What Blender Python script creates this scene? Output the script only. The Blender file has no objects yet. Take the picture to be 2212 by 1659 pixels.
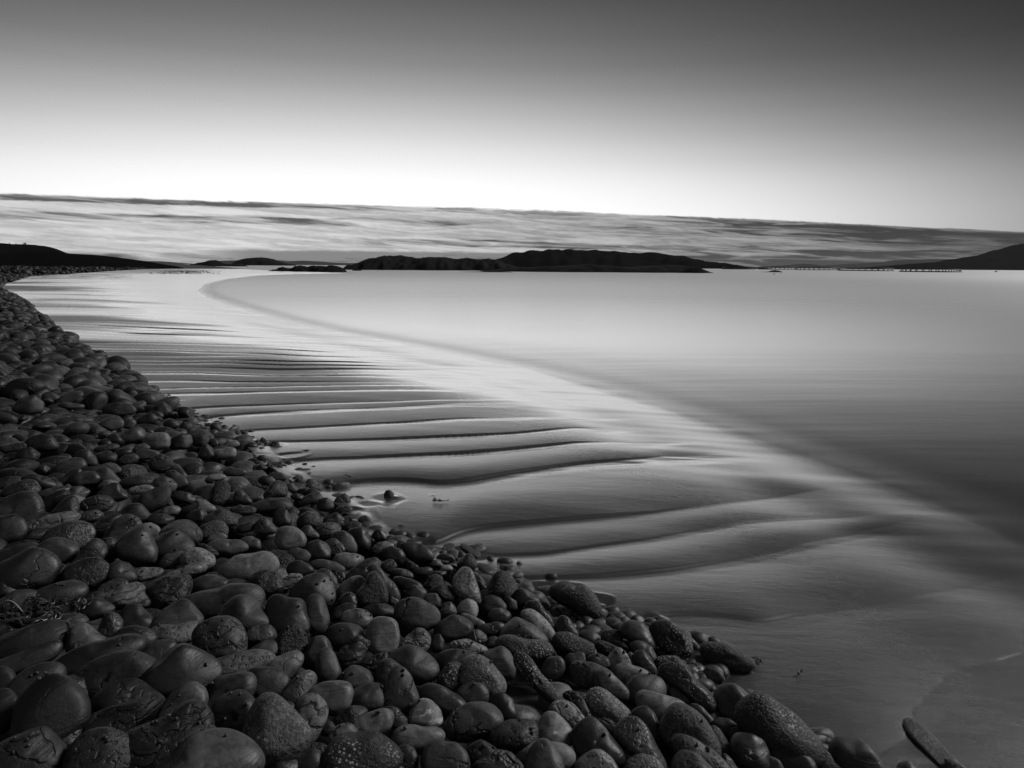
import bpy, math, random
import numpy as np
from mathutils import Matrix, Vector
random.seed(7); RNG = np.random.default_rng(7)
C = bpy.context.scene.collection

# ------------------------------------------------------------------ camera
W0, H0 = 2212.0, 1659.0                      # units in which the photograph was measured
LENS = 24.0
F = W0 * LENS / 36.0
CAM_Z = 1.6
PITCH = math.atan((H0/2 - 574.6) / F)
ROLL = math.atan(0.0064)
cam_d = bpy.data.cameras.new('camera'); cam = bpy.data.objects.new('camera', cam_d); C.objects.link(cam)
cam_d.lens = LENS; cam_d.sensor_width = 36; cam_d.clip_start = 0.05; cam_d.clip_end = 90000
RM = Matrix.Rotation(math.radians(90) - PITCH, 4, 'X') @ Matrix.Rotation(ROLL, 4, 'Z')
cam.matrix_world = Matrix.Translation((0, 0, CAM_Z)) @ RM
bpy.context.scene.camera = cam
R3 = np.array(RM.to_3x3())
CAMP = np.array([0, 0, CAM_Z])

def rays(u, v):
    u = np.atleast_1d(np.asarray(u, float)); v = np.atleast_1d(np.asarray(v, float))
    d = np.stack([(u - W0/2)/F, -(v - H0/2)/F, -np.ones_like(u)], -1) @ R3.T
    return d / np.linalg.norm(d, axis=-1, keepdims=True)
def proj(P):
    q = (np.asarray(P) - CAMP) @ R3
    return W0/2 - F*q[..., 0]/q[..., 2], H0/2 + F*q[..., 1]/q[..., 2]
def azel(u, v):
    d = rays(u, v); return np.degrees(np.arctan2(d[:, 0], d[:, 1])), np.degrees(np.arcsin(d[:, 2]))

# ------------------------------------------------------------------ node helper
class NT:
    def __init__(s, nt): s.nt = nt; s.n = nt.nodes; s.l = nt.links
    def new(s, t, **k):
        nd = s.n.new(t)
        for a, b in k.items(): setattr(nd, a, b)
        return nd
    def put(s, sock, val):
        if isinstance(val, bpy.types.NodeSocket): s.l.new(val, sock)
        elif val is not None: sock.default_value = val
    def m(s, op, a, b=None, c=None, clamp=False):
        nd = s.new('ShaderNodeMath', operation=op, use_clamp=clamp)
        s.put(nd.inputs[0], a)
        if b is not None: s.put(nd.inputs[1], b)
        if c is not None: s.put(nd.inputs[2], c)
        return nd.outputs[0]
    def vec(s, x, y, z):
        nd = s.new('ShaderNodeCombineXYZ'); s.put(nd.inputs[0], x); s.put(nd.inputs[1], y); s.put(nd.inputs[2], z); return nd.outputs[0]
    def noise(s, vec, scale, detail=4, rough=.5, dist=0.0, out='Fac'):
        nd = s.new('ShaderNodeTexNoise'); s.put(nd.inputs['Vector'], vec); nd.inputs['Scale'].default_value = scale
        nd.inputs['Detail'].default_value = detail; nd.inputs['Roughness'].default_value = rough; nd.inputs['Distortion'].default_value = dist
        return nd.outputs[out]
    def voro(s, vec, scale, feature='F1', out='Distance'):
        nd = s.new('ShaderNodeTexVoronoi', feature=feature); s.put(nd.inputs['Vector'], vec); nd.inputs['Scale'].default_value = scale
        return nd.outputs[out]
    def ramp(s, fac, pts, interp='LINEAR'):
        nd = s.new('ShaderNodeValToRGB'); r = nd.color_ramp; r.interpolation = interp
        while len(r.elements) < len(pts): r.elements.new(.5)
        for e, (p, g) in zip(r.elements, pts): e.position = p; e.color = (g, g, g, 1)
        s.put(nd.inputs[0], fac); return nd.outputs[0]
    def mapr(s, v, a, b, c=0.0, d=1.0, smooth=True):
        nd = s.new('ShaderNodeMapRange', interpolation_type='SMOOTHSTEP' if smooth else 'LINEAR')
        s.put(nd.inputs[0], v)
        for i, x in enumerate((a, b, c, d)): s.put(nd.inputs[1+i], x)
        return nd.outputs[0]
    def mix(s, f, a, b):
        nd = s.new('ShaderNodeMix', data_type='FLOAT'); s.put(nd.inputs[0], f); s.put(nd.inputs[2], a); s.put(nd.inputs[3], b); return nd.outputs[0]
    def gray(s, v):
        nd = s.new('ShaderNodeCombineColor'); [s.put(nd.inputs[i], v) for i in range(3)]; return nd.outputs[0]
    def attr(s, name): return s.new('ShaderNodeAttribute', attribute_name=name).outputs['Fac']

# ------------------------------------------------------------------ sky
SUN_AZ, SUN_EL = 64.0, 36.0
world = bpy.data.worlds.new('World'); bpy.context.scene.world = world; world.use_nodes = True
world.node_tree.nodes.clear()
N = NT(world.node_tree)
dirv = N.new('ShaderNodeTexCoord').outputs['Generated']
sep = N.new('ShaderNodeSeparateXYZ'); N.l.new(dirv, sep.inputs[0])
sx, sy, sz = sep.outputs
el = N.m('MULTIPLY', N.m('ARCSINE', sz), 57.29578)
az = N.m('MULTIPLY', N.m('ARCTAN2', sx, sy), 57.29578)
fe = N.ramp(N.m('DIVIDE', N.m('MAXIMUM', el, 0.0), 90.0), [(0, .70), (4/90, .60), (6/90, .46), (8/90, .29), (10/90, .18), (11.6/90, .122), (13.3/90, .078), (15/90, .050), (17/90, .033), (19.5/90, .0195), (23/90, .0115), (30/90, .0062), (45/90, .004), (1, .004)])
gz = N.m('EXPONENT', N.m('MULTIPLY', N.m('POWER', N.m('DIVIDE', N.m('ADD', az, 12.0), N.mapr(az, -30, 10, 36.0, 34.0)), 2.0), -1.0))
raw = N.m('MULTIPLY', N.m('MULTIPLY', fe, 6.0), N.m('MAXIMUM', gz, N.mapr(el, 10, 40, .008, .35)))
glow = N.m('ADD', N.m('MULTIPLY', N.m('SUBTRACT', 1.0, N.m('EXPONENT', N.m('MULTIPLY', raw, -.84))), 1.17), .006)
# low cloud bank: its sloping top edge and its streaks
_a, _e = azel([0, 400, 1106, 1700, 2212], [418, 426, 452, 476, 499])
cf = np.polyfit(_a, _e, 2)
top = N.m('ADD', N.m('MULTIPLY', N.m('ADD', N.m('MULTIPLY', az, float(cf[0])), float(cf[1])), az), float(cf[2]))
st1 = N.noise(N.vec(N.m('MULTIPLY', az, .05), N.m('MULTIPLY', N.m('ADD', el, N.m('MULTIPLY', az, .035)), .9), 3.1), 1.0, 6, .6, .3)
st2 = N.noise(N.vec(N.m('MULTIPLY', az, .16), N.m('MULTIPLY', N.m('ADD', el, N.m('MULTIPLY', az, .05)), 2.4), 7.7), 1.0, 7, .62, .6)
st3 = N.noise(N.vec(N.m('MULTIPLY', az, .7), N.m('MULTIPLY', N.m('ADD', el, N.m('MULTIPLY', az, .12)), 3.4), 1.3), 1.0, 6, .6, .8)
q = N.m('DIVIDE', N.m('SUBTRACT', top, el), top)
qw = N.m('ADD', q, N.m('ADD', N.m('MULTIPLY', N.m('SUBTRACT', st1, .5), .10), N.m('MULTIPLY', N.m('SUBTRACT', st3, .5), .05)))
pl = N.ramp(qw, [(0, 0), (.035, .75), (.085, .85), (.13, .18), (.2, .25), (.26, .75), (.34, .72), (.44, .2), (.56, .12), (.68, .2), (.8, .3), (.88, .6), (1, .75)])
pc = N.ramp(qw, [(0, 0), (.04, .6), (.10, .62), (.16, .35), (.24, .55), (.33, .5), (.41, .2), (.5, .12), (.57, .75), (.66, .8), (.72, .35), (.79, .8), (1, .85)])
pr = N.ramp(qw, [(0, 0), (.05, .85), (.3, .95), (.42, .8), (.49, .45), (.55, .6), (.63, .95), (.72, .85), (.78, .8), (.85, 1), (1, .95)])
dens = N.mix(N.mapr(az, 4, 27), N.mix(N.mapr(az, -30, -3), pl, pc), pr)
dens = N.m('ADD', dens, N.m('MULTIPLY', N.m('MULTIPLY', N.m('SUBTRACT', st2, .5), 1.5), N.mapr(q, 0, .06)))
dens = N.m('MAXIMUM', N.m('ADD', N.m('MULTIPLY', N.m('SUBTRACT', dens, .45), 1.25), .45), N.mix(N.mapr(N.m('ADD', st2, N.m('MULTIPLY', N.m('SUBTRACT', st3, .5), .3)), .3, .7), N.mapr(az, -30, 30, .34, .66), N.mapr(az, -30, 30, .64, .94)))
dens = N.m('MAXIMUM', dens, N.m('MULTIPLY', N.m('MULTIPLY', N.mapr(qw, .0, .03), N.mapr(qw, .13, .07)), N.mapr(st2, .35, .6, .55, .92)))
dens = N.m('MULTIPLY', N.m('MULTIPLY', dens, 1.0, clamp=True), N.mapr(qw, -.005, .03), clamp=True)
ccol = N.mix(N.mapr(az, -30, 35), .115, .05)
dens = N.m('MAXIMUM', dens, N.m('MULTIPLY', N.m('MULTIPLY', N.mapr(qw, .70, .80), N.mapr(az, -31, -20)), .86))
skyv = N.mix(dens, glow, ccol)
nish = N.new('ShaderNodeTexSky', sky_type='NISHITA', sun_disc=False, sun_elevation=math.radians(1.0), sun_rotation=math.radians(SUN_AZ), sun_intensity=1.0)
bw = N.new('ShaderNodeRGBToBW'); N.l.new(nish.outputs[0], bw.inputs[0])
total = N.m('ADD', skyv, N.m('MULTIPLY', N.m('MULTIPLY', bw.outputs[0], .010), N.mapr(el, 22, 45)))
bg = N.new('ShaderNodeBackground'); N.l.new(N.gray(total), bg.inputs[0]); bg.inputs[1].default_value = 1.0
wo = N.new('ShaderNodeOutputWorld'); N.l.new(bg.outputs[0], wo.inputs[0])

# soft light of the open sky over the sea, from the right
sun_d = bpy.data.lights.new('sun', 'SUN'); sun = bpy.data.objects.new('sun', sun_d); C.objects.link(sun)
sun_d.energy = 2.0; sun_d.angle = math.radians(18); sun_d.color = (1, 1, 1)
_sd = Vector((math.sin(math.radians(SUN_AZ))*math.cos(math.radians(SUN_EL)), math.cos(math.radians(SUN_AZ))*math.cos(math.radians(SUN_EL)), math.sin(math.radians(SUN_EL))))
sun.rotation_euler = _sd.to_track_quat('Z', 'Y').to_euler()

vs = bpy.context.scene.view_settings
vs.view_transform = 'Standard'; vs.look = 'None'; vs.exposure = 0.0; vs.gamma = 1.0

# ------------------------------------------------------------------ general helpers
def tag(o, label=None, cat=None, group=None, kind=None):
    if label: o['label'] = label
    if cat: o['category'] = cat
    if group: o['group'] = group
    if kind: o['kind'] = kind
    return o
def mesh_from(name, V, faces, mat=None, smooth=True, attrs=None, mat_idx=None, mats=None):
    """faces: (n,k) int array."""
    me = bpy.data.meshes.new(name); V = np.ascontiguousarray(V, dtype=np.float32); faces = np.ascontiguousarray(faces, dtype=np.int32)
    n, k = faces.shape
    me.vertices.add(len(V)); me.vertices.foreach_set('co', V.ravel())
    me.loops.add(n*k); me.loops.foreach_set('vertex_index', faces.ravel())
    me.polygons.add(n); me.polygons.foreach_set('loop_start', np.arange(0, n*k, k, dtype=np.int32))
    me.polygons.foreach_set('use_smooth', np.full(n, smooth))
    for mm in (mats or ([mat] if mat else [])): me.materials.append(mm)
    if mat_idx is not None: me.polygons.foreach_set('material_index', np.asarray(mat_idx, dtype=np.int32))
    for an, av in (attrs or {}).items():
        a = me.attributes.new(an, 'FLOAT', 'POINT'); a.data.foreach_set('value', np.ascontiguousarray(av, dtype=np.float32))
    me.update(calc_edges=True); me.validate()
    return me
def add(name, me, parent=None, loc=None):
    o = bpy.data.objects.new(name, me); C.objects.link(o)
    if parent: o.parent = parent
    if loc is not None: o.location = loc
    return o
def grid_faces(nr, nc, wrap=False):
    i = np.arange(nr-1)[:, None]; j = np.arange(nc if wrap else nc-1)[None, :]
    a = i*nc + j; b = i*nc + (j+1) % nc
    return np.stack([a, b, b+nc, a+nc], -1).reshape(-1, 4)
def sstep(x, a, b):
    t = np.clip((x-a)/(b-a), 0, 1); return t*t*(3-2*t)
def sines(P, scale, seed, n=9, octaves=1):
    """cheap smooth noise in about -1..1 from random sinusoids"""
    r = np.random.default_rng(seed); out = np.zeros(P.shape[:-1]); amp = 1.0; tot = 0
    for o in range(octaves):
        K = r.normal(size=(n, P.shape[-1])); K /= np.linalg.norm(K, axis=1, keepdims=True); K *= scale*r.uniform(.6, 1.5, (n, 1)); ph = r.uniform(0, 6.28, n)
        out += amp*np.sin(P @ K.T + ph).sum(-1)/math.sqrt(n); tot += amp; amp *= .5; scale *= 2.1
    return out/tot*1.1
def mat_new(name):
    mt = bpy.data.materials.new(name); mt.use_nodes = True; mt.node_tree.nodes.clear(); T = NT(mt.node_tree)
    out = T.new('ShaderNodeOutputMaterial'); return mt, T, out
def principled(T, out, base, rough, bump=None, bstr=.3, bdist=.01, spec=.5, ior=1.5, metal=None):
    p = T.new('ShaderNodeBsdfPrincipled')
    if isinstance(base, bpy.types.NodeSocket): T.l.new(T.gray(base), p.inputs['Base Color'])
    else: p.inputs['Base Color'].default_value = (base, base, base, 1)
    T.put(p.inputs['Roughness'], rough); p.inputs['IOR'].default_value = ior; T.put(p.inputs['Specular IOR Level'], spec)
    if metal is not None: T.put(p.inputs['Metallic'], metal)
    if bump is not None:
        b = T.new('ShaderNodeBump'); b.inputs['Strength'].default_value = bstr; b.inputs['Distance'].default_value = bdist
        T.l.new(bump, b.inputs['Height']); T.l.new(b.outputs[0], p.inputs['Normal'])
    if out is not None: T.l.new(p.outputs[0], out.inputs[0])
    return p
GLOSS = [(0, .025), (.36, .035), (.5, .065), (.58, .15), (.66, .42), (.72, .70), (.78, .90), (.86, .97), (1, 1)]
def film(T, base, rough, hgt, bstr, bdist, gain, steep=1.0):
    """dark matt ground under a thin film of water that mirrors more and more towards grazing angles"""
    b = T.new('ShaderNodeBump'); b.inputs['Strength'].default_value = bstr; b.inputs['Distance'].default_value = bdist; T.l.new(hgt, b.inputs['Height'])
    df = T.new('ShaderNodeBsdfDiffuse'); T.put(df.inputs[0], T.gray(base)); T.l.new(b.outputs[0], df.inputs['Normal'])
    gl = T.new('ShaderNodeBsdfAnisotropic'); gl.inputs[0].default_value = (1, 1, 1, 1); T.put(gl.inputs['Roughness'], rough); T.l.new(b.outputs[0], gl.inputs['Normal'])
    lw = T.new('ShaderNodeLayerWeight'); lw.inputs[0].default_value = .5; T.l.new(b.outputs[0], lw.inputs['Normal'])
    fac = T.m('MULTIPLY', T.m('POWER', T.ramp(lw.outputs['Facing'], GLOSS), steep), gain, clamp=True)
    mx = T.new('ShaderNodeMixShader'); T.put(mx.inputs[0], fac); T.l.new(df.outputs[0], mx.inputs[1]); T.l.new(gl.outputs[0], mx.inputs[2])
    return mx.outputs[0]
def plain(name, g, rough=.7, spec=.5):
    mt, T, out = mat_new(name)
    v = T.noise(T.new('ShaderNodeTexCoord').outputs['Object'], 3.0, 4)
    principled(T, out, T.mix(v, g*.7, g*1.3), rough, spec=spec); return mt

# ------------------------------------------------------------------ the ground: waterline, foot of the cobbles, heights
def flat_hit(u, v, z=0.0):
    d = rays(u, v); t = (z - CAM_Z)/d[:, 2]; return (CAMP + d*t[:, None])[:, :2]
WATER_PX = [(2212,1168),(2100,1110),(1950,1055),(1800,1003),(1650,950),(1500,900),(1300,838),(1100,788),(950,758),(800,730),(700,712),(600,688),(500,658),(452,642),
            (432,628),(445,614),(490,603),(560,595),(660,591.5),(760,590.5),(640,587.5),(560,583.0),(500,579.5),(440,576.5),(390,574.0)]
WL = flat_hit(*zip(*WATER_PX))
_wd = (WL[0]-WL[2])/np.linalg.norm(WL[0]-WL[2])
WL = np.vstack([[WL[0] + _wd*40 + [6, 0], WL[0] + _wd*6], WL, [[-420, 900], [-900, 1500]]])
LAND = np.vstack([WL, [[-2500, 1500], [-2500, -30]]])
STONE_PX = [(1880,1659),(1775,1590),(1640,1540),(1530,1470),(1490,1385),(1410,1345),(1300,1335),(1200,1300),(1120,1255),(1030,1205),(940,1190),(850,1155),(775,1095),(690,1050),(605,1002),
            (560,958),(440,915),(380,892),(325,850),(272,805),(200,770),(140,722),(84,678),(60,656),(24,634),(4,623),(12,616),(22,612.5),(68,597.5),(154,592.5),(239,586),(318,581.5),(292,577.5),(200,575.5)]
SE = flat_hit(*zip(*STONE_PX), .18)
SE = np.vstack([[[2.2, -30], [1.15, -1], [1.0, .8]], SE, [[-900, 500]]])
BANK = np.vstack([SE, [[-2500, 500], [-2500, -30]]])

def seg_dist(P, L):
    best = np.full(len(P), 1e18)
    for a, b in zip(L[:-1], L[1:]):
        ab = b-a; t = np.clip(((P-a) @ ab)/(ab @ ab), 0, 1)
        d = ((P - (a + t[:, None]*ab))**2).sum(1); np.minimum(best, d, out=best)
    return np.sqrt(best)
def inside(P, poly):
    r = np.zeros(len(P), bool); x, y = P[:, 0], P[:, 1]
    for a, b in zip(poly, np.roll(poly, -1, 0)):
        if a[1] == b[1]: continue
        c = (a[1] > y) != (b[1] > y)
        r ^= c & (x < (b[0]-a[0])*(y-a[1])/(b[1]-a[1]) + a[0])
    return r
def shore(P):  d = seg_dist(P, WL); return np.where(inside(P, LAND), d, -d)
def edge(P):   d = seg_dist(P, SE); return np.where(inside(P, BANK), d, -d)
def base_z(P, s=None, e=None):
    s = shore(P) if s is None else s; e = edge(P) if e is None else e
    s1 = s*np.abs(s)/(np.abs(s) + .8); z = np.where(s > 0, .24*(1-np.exp(-np.maximum(s1, 0)/2.4)), .06*s1); z = np.maximum(z, -2.5)
    ep = np.maximum(e, 0)
    z = z + .16*ep/(1+ep/14.0)/(1+np.maximum(P[:, 1]-25, 0)/25)
    return z
def hit(u, v, lift=0.0):
    d = rays(u, v); z = np.zeros(len(d)) + .1
    for _ in range(30):
        t = np.clip((z - CAM_Z)/np.minimum(d[:, 2], -1e-4), .3, 3000); P = CAMP + d*t[:, None]
        z = .5*z + .5*np.minimum(base_z(P[:, :2]) + lift, CAM_Z - .02)
    return P, t

# ridges of the beach: the dark little scarps between one wet hollow and the next mound
RIDGE_PX = [
 (.3, [(1900,1640),(1955,1600),(1969,1549),(1981,1526),(2004,1496),(2044,1461),(2099,1446),(2154,1429),(2212,1412)]),
 (.65, [(1300,1328),(1356,1340),(1388,1343),(1418,1337),(1468,1332),(1556,1335),(1606,1343),(1659,1349),(1689,1337),(1759,1325),(1846,1316),(1904,1304),(2000,1288),(2212,1240)]),
 (.9, [(1100,1252),(1200,1252),(1296,1248),(1400,1239),(1453,1233),(1544,1216),(1650,1197),(1760,1170),(1850,1150),(2000,1120)]),
 (.6, [(930,1200),(978,1198),(1028,1200),(1106,1201),(1180,1198),(1270,1184),(1400,1166),(1600,1128)]),
 (.9, [(930,1186),(953,1171),(978,1158),(1015,1146),(1053,1141),(1087,1137),(1204,1127),(1321,1117),(1404,1110),(1600,1085),(1800,1055)]),
 (1.0, [(693,1056),(723,1049),(778,1041),(840,1039),(890,1040),(953,1047),(1009,1042),(1126,1022),(1243,1004),(1360,995),(1450,985)]),
 (.9, [(596,1005),(628,999),(703,994),(778,992),(878,987),(978,982),(1075,975),(1250,958)]),
 (.9, [(560,957),(653,955),(728,953),(828,950),(928,946),(1028,942),(1106,938),(1250,925)]),
 (.9, [(488,934),(547,930),(664,924),(780,918),(864,914),(1000,905)]),
 (1.1, [(422,908),(469,900),(547,894),(625,890),(864,880),(1000,872)]),
 (1.1, [(375,886),(469,880),(625,874),(864,868),(960,864)]),
 (1.0, [(324,851),(469,850),(586,847),(864,842)]),
 (.8, [(300,840),(420,838),(586,836),(800,832)]),
 (1.0, [(280,821),(390,822),(500,826),(700,826),(864,826)]),
 (.9, [(250,803),(430,806),(560,811),(800,812)]),
]
XG = np.linspace(-60, 40, 4001)
LINES = []
for amp, pts in RIDGE_PX:
    P, _ = hit(*zip(*pts)); o = np.argsort(P[:, 0]); x, y = P[o, 0], P[o, 1]
    xs = np.linspace(x[0], x[-1], 200); ys = np.interp(xs, x, y)
    ys = np.convolve(np.pad(ys, 6, mode='edge'), np.ones(13)/13, 'valid')
    Y = np.interp(XG, xs, ys); sl = (ys[-1]-ys[100])/(xs[-1]-xs[100]); sr = min(max(sl, -.15), .35)
    Y = np.where(XG > xs[-1], ys[-1] + sr*(XG-xs[-1]), Y); Y = np.where(XG < xs[0], ys[0] - .05*(XG-xs[0]), Y)
    A = amp*(1 - .97*sstep(XG, xs[-1]-.15*(xs[-1]-xs[0]), xs[-1]+.8))
    LINES.append((Y, A))
ylast = LINES[-1][0]
for k in range(70):
    gap = .33 + .018*k + random.uniform(-.08, .12)
    nx = sines(XG[:, None], .55, 900+k, 5)*.10*(1+.03*k) + sines(XG[:, None], 1.6, 500+k, 5)*.025
    ylast = np.maximum(ylast + .16, ylast + gap + nx)
    on = np.clip(.75 + .8*sines(XG[:, None], .35, 1300+k, 4), .12, 1.15)
    LINES.append((ylast.copy(), on))
_o = np.sort(np.stack([l[0] for l in LINES]), 0)
for i in range(1, len(LINES)): LINES[i] = (np.maximum(LINES[i][0], LINES[i-1][0] + .03), LINES[i][1])
YF = LINES[0][0] - 1.1

def ridges(P, s, e):
    x, y = P[:, 0], P[:, 1]
    lo = np.interp(x, XG, YF); al = np.full(len(x), .25); hi = np.full(len(x), 1e9)
    for Y, A in LINES:
        yi = np.interp(x, XG, Y); ai = np.interp(x, XG, A)
        m = yi <= y
        lo = np.where(m & (yi >= lo), yi, lo); al = np.where(m & (yi >= lo), ai, al)
        hi = np.where(~m & (yi < hi), yi, hi)
    sp = np.clip(hi - lo, .03, 2.5); dl = y - lo; t = np.clip(dl/sp, 0, 1)
    ch = np.clip(.10/sp, .08, .3)                                # width of the wet hollow
    fy = sstep(y, 4, 7.5); ramp_ = np.clip(t/(.80-.14*fy), 0, 1); ramp_ = 1.3*ramp_ - .3*ramp_**3                   # long even back of the mound, turned a little to the beholder
    ramp_ = ramp_*(1 - sstep(t, .76-.16*fy, .96-.16*fy)); lobe = np.sin(np.pi*np.clip(t/.90, 0, 1))*(1-.25*t)
    arch = lobe*(1-fy) + ramp_*fy                        # then a short drop into the flat wet hollow
    sc = (.015 - .005*sstep(y, 4, 8))*np.clip(sp/.5, .3, 1.1)
    nse = np.clip(.5 + 1.0*sines(P*np.array([1.0, .6]), 1.1, 77, 6), 0, 1.5)
    frac = s/(np.maximum(s, .01) + np.maximum(-e, .0) + .01)                # 1 at the cobbles, 0 at the water
    al = al*(1 - (.85*sstep(frac, .62, .18))*sstep(y, 4.5, 9))
    h = al*((.030 - .002*sstep(y, 4.5, 9))*np.clip(sp/.75, .12, 1.25)*arch + sc*sstep(al, .25, .8)*nse*sstep(dl, 0, .03)*(1-t)**.8)
    env = sstep(s, .25, 1.6)*(1-sstep(e, .0, .5))*(P[:, 1] > .3)
    far = 1/(1+np.maximum(y-12, 0)/35)
    chan = (1 - sstep(t, .0, .06)*0)*sstep(t, .76-.16*fy, .88-.14*fy)
    wr = sines(np.column_stack([x*2.0 - y*1.2, y*26.0]), 1.0, 61, 9, 2)*.0016*sstep(t, .62, .9)*np.clip(sp, .2, 1)
    return (h + wr)*env*far, chan*env*np.clip(al, 0, 1)

th = np.unique(np.round(np.concatenate([np.arange(-180, -42, 3.0), np.arange(-42, 42.01, .12), np.arange(42, 80, .5), np.arange(80, 180, 3.0)]), 3))
rr = np.unique(np.round(np.concatenate([[.05, .3, .6], np.geomspace(.9, 60, 1400), np.geomspace(60, 1600, 170)]), 5))
TH, RR = np.meshgrid(np.radians(th), rr)
PG = np.stack([RR*np.sin(TH), RR*np.cos(TH)], -1).reshape(-1, 2)
SG, EG = shore(PG), edge(PG)
ZG = base_z(PG, SG, EG); HR, CH = ridges(PG, SG, EG)
rg = np.linalg.norm(PG, axis=1)
wob = sines(PG*np.array([.7, 2.2]), 1.0, 5, 9, 2)*.006 + sines(PG*np.array([2.5, 9.0]), 1.0, 6, 9, 2)*.0016
# swash lines drawn by the last waves, running along the waterline
swl = np.sin(SG*5.2 + 1.3*sines(PG, .8, 41, 6))*.0075*np.exp(-((SG-1.1)/.9)**2)
ZG = ZG + HR + (wob + swl)*sstep(SG, -.9, .1)*np.clip(1-EG*2, 0, 1)/(1+rg/25)
ZG = ZG + np.where(EG > .15, sines(PG, 18, 8, 9, 2)*.02 + sines(PG, 1.2, 9, 9)*.06*np.clip(EG/2, 0, 1) - .13*np.clip(EG/.3, 0, 1), 0)
patch = sines(PG*np.array([.10, .45]), 1.0, 15, 9, 3)
FR_ = SG/(np.maximum(SG, .01) + np.maximum(-EG, 0) + .01)
wet = np.clip(sstep(SG + .5*sines(PG, .9, 21, 7), 2.6, .3)*.95 + sstep(FR_ + .10*sines(PG*np.array([.3, 1.2]), 1.0, 23, 8, 2), .68, .38)*sstep(PG[:, 1], 4.5, 8) + .9*CH*sstep(PG[:, 1], 3.2, 5.5) + sstep(patch, -.3, .4)*.85*sstep(PG[:, 1], 8, 15)*(1-.6*sstep(PG[:, 1], 55, 90)), 0, 1)
wet = np.where(EG > 0, .3, wet)

# small pools left standing round the stones and in the hollows
POOLS = [(838,1080,.15),(802,1098,.13),(765,1112,.11),(1498,1425,.13),(1535,1402,.11),(1290,1348,.14),(582,962,.17),(622,990,.11),(1012,1202,.13),(1225,1312,.12),(930,1190,.13),(345,868,.2),(1395,1372,.12),(1180,1265,.12)]
for (u, v, r_) in POOLS:
    (p_,), _ = hit(u, v); q_ = (PG - p_[:2])*np.array([1.0, 1.5]); near = np.abs(q_).max(1) < r_*2.2
    dd = np.hypot(q_[near, 0], q_[near, 1])*(1 + .55*sines(PG[near]*14, 1.0, int(u), 8, 2)); m_ = sstep(dd, r_*1.05, r_*.45)
    if not m_.any(): continue
    lv = np.percentile(ZG[near][m_ > .3], 25) if (m_ > .3).any() else p_[2]
    ZG[near] = ZG[near]*(1-m_) + lv*m_; wet[near] = np.maximum(wet[near], m_)
# ------------------------------------------------------------------ ground material
mt_sand, T, out = mat_new('wet_sand')
pos = T.new('ShaderNodeNewGeometry').outputs['Position']
wa = T.attr('wet'); ba = T.attr('bank')
grain = T.noise(pos, 420.0, 3, .6); lump = T.noise(pos, 6.0, 5, .55)
mp = T.new('ShaderNodeMapping'); mp.inputs['Scale'].default_value = (1.8, 5.0, 3.0); mp.inputs['Rotation'].default_value = (0, 0, -.12); T.l.new(pos, mp.inputs[0])
strk = T.noise(mp.outputs[0], 4.0, 7, .62, .4)
peb = T.voro(pos, 7.0)
base = T.mix(wa, T.mix(lump, .035, .055), .03)
base = T.mix(ba, base, T.mix(peb, .008, .03))
rough = T.mix(ba, T.mix(wa, T.mix(strk, .24, .38), .17), .55)
hgt = T.m('ADD', T.m('MULTIPLY', strk, .7), T.m('MULTIPLY', grain, .28))
hgt = T.mix(ba, T.m('MULTIPLY', hgt, T.mix(wa, 1.0, .25)), T.m('MULTIPLY', peb, -14.0))
T.l.new(film(T, base, rough, hgt, .5, .006, T.mix(ba, T.mix(wa, T.mix(T.attr('dry'), .95, .30), 1.0), .15)), out.inputs[0])
me = mesh_from('sand', np.column_stack([PG, ZG]), grid_faces(len(rr), len(th), True)[:, ::-1], mt_sand, attrs={'wet': wet, 'dry': np.maximum(sstep(EG + .7*sines(PG, .5, 88, 6), -4.8, -1.2)*sstep(PG[:, 1], 5, 10), sstep(PG[:, 1], 50, 90)*sstep(SG, 4, 11)), 'bank': sstep(EG, -.02, .25)})
tag(add('beach_sand', me), kind='structure')

# ------------------------------------------------------------------ the sea
mt_sea, T, out = mat_new('smooth_sea_water')
pos = T.new('ShaderNodeNewGeometry').outputs['Position']
mp = T.new('ShaderNodeMapping'); mp.inputs['Scale'].default_value = (.05, .35, 1); mp.inputs['Rotation'].default_value = (0, 0, -.1); T.l.new(pos, mp.inputs[0])
sw = T.noise(mp.outputs[0], 1.0, 5, .55)
ps = T.new('ShaderNodeVectorMath', operation='LENGTH'); T.l.new(pos, ps.inputs[0])
p = film(T, T.mix(sw, .03, .04), T.mix(T.mapr(ps.outputs['Value'], 25, 160), T.mix(T.mapr(ps.outputs['Value'], 5, 40), .15, .28), .44), sw, .25, .05, 1.0, 1.75)
tr = T.new('ShaderNodeBsdfTransparent'); mx = T.new('ShaderNodeMixShader')
T.l.new(T.attr('cover'), mx.inputs[0]); T.l.new(tr.outputs[0], mx.inputs[1]); T.l.new(p, mx.inputs[2]); T.l.new(mx.outputs[0], out.inputs[0])
th = np.unique(np.round(np.concatenate([np.arange(-180, -42, 3.0), np.arange(-42, 42.01, .3), np.arange(42, 80, .5), np.arange(80, 180, 3.0)]), 3))
rr = np.unique(np.round(np.concatenate([np.geomspace(1.5, 60, 420), np.geomspace(60, 60000, 200)]), 4))
TH, RR = np.meshgrid(np.radians(th), rr)
PW = np.stack([RR*np.sin(TH), RR*np.cos(TH)], -1).reshape(-1, 2)
SW = shore(PW); dw = -SW
soft = np.where(np.linalg.norm(PW, axis=1) > 300, .01, 1.0)
zw = (.018+.045*sstep(np.linalg.norm(PW, axis=1), 5, 16))*(1-np.exp(-(np.maximum(dw, 0)/1.5)**2))*soft - .012*np.maximum(SW, 0) + .004
cover = sstep(dw, -.45, 1.15)**.8
fc = grid_faces(len(rr), len(th), True)[:, ::-1]
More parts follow.
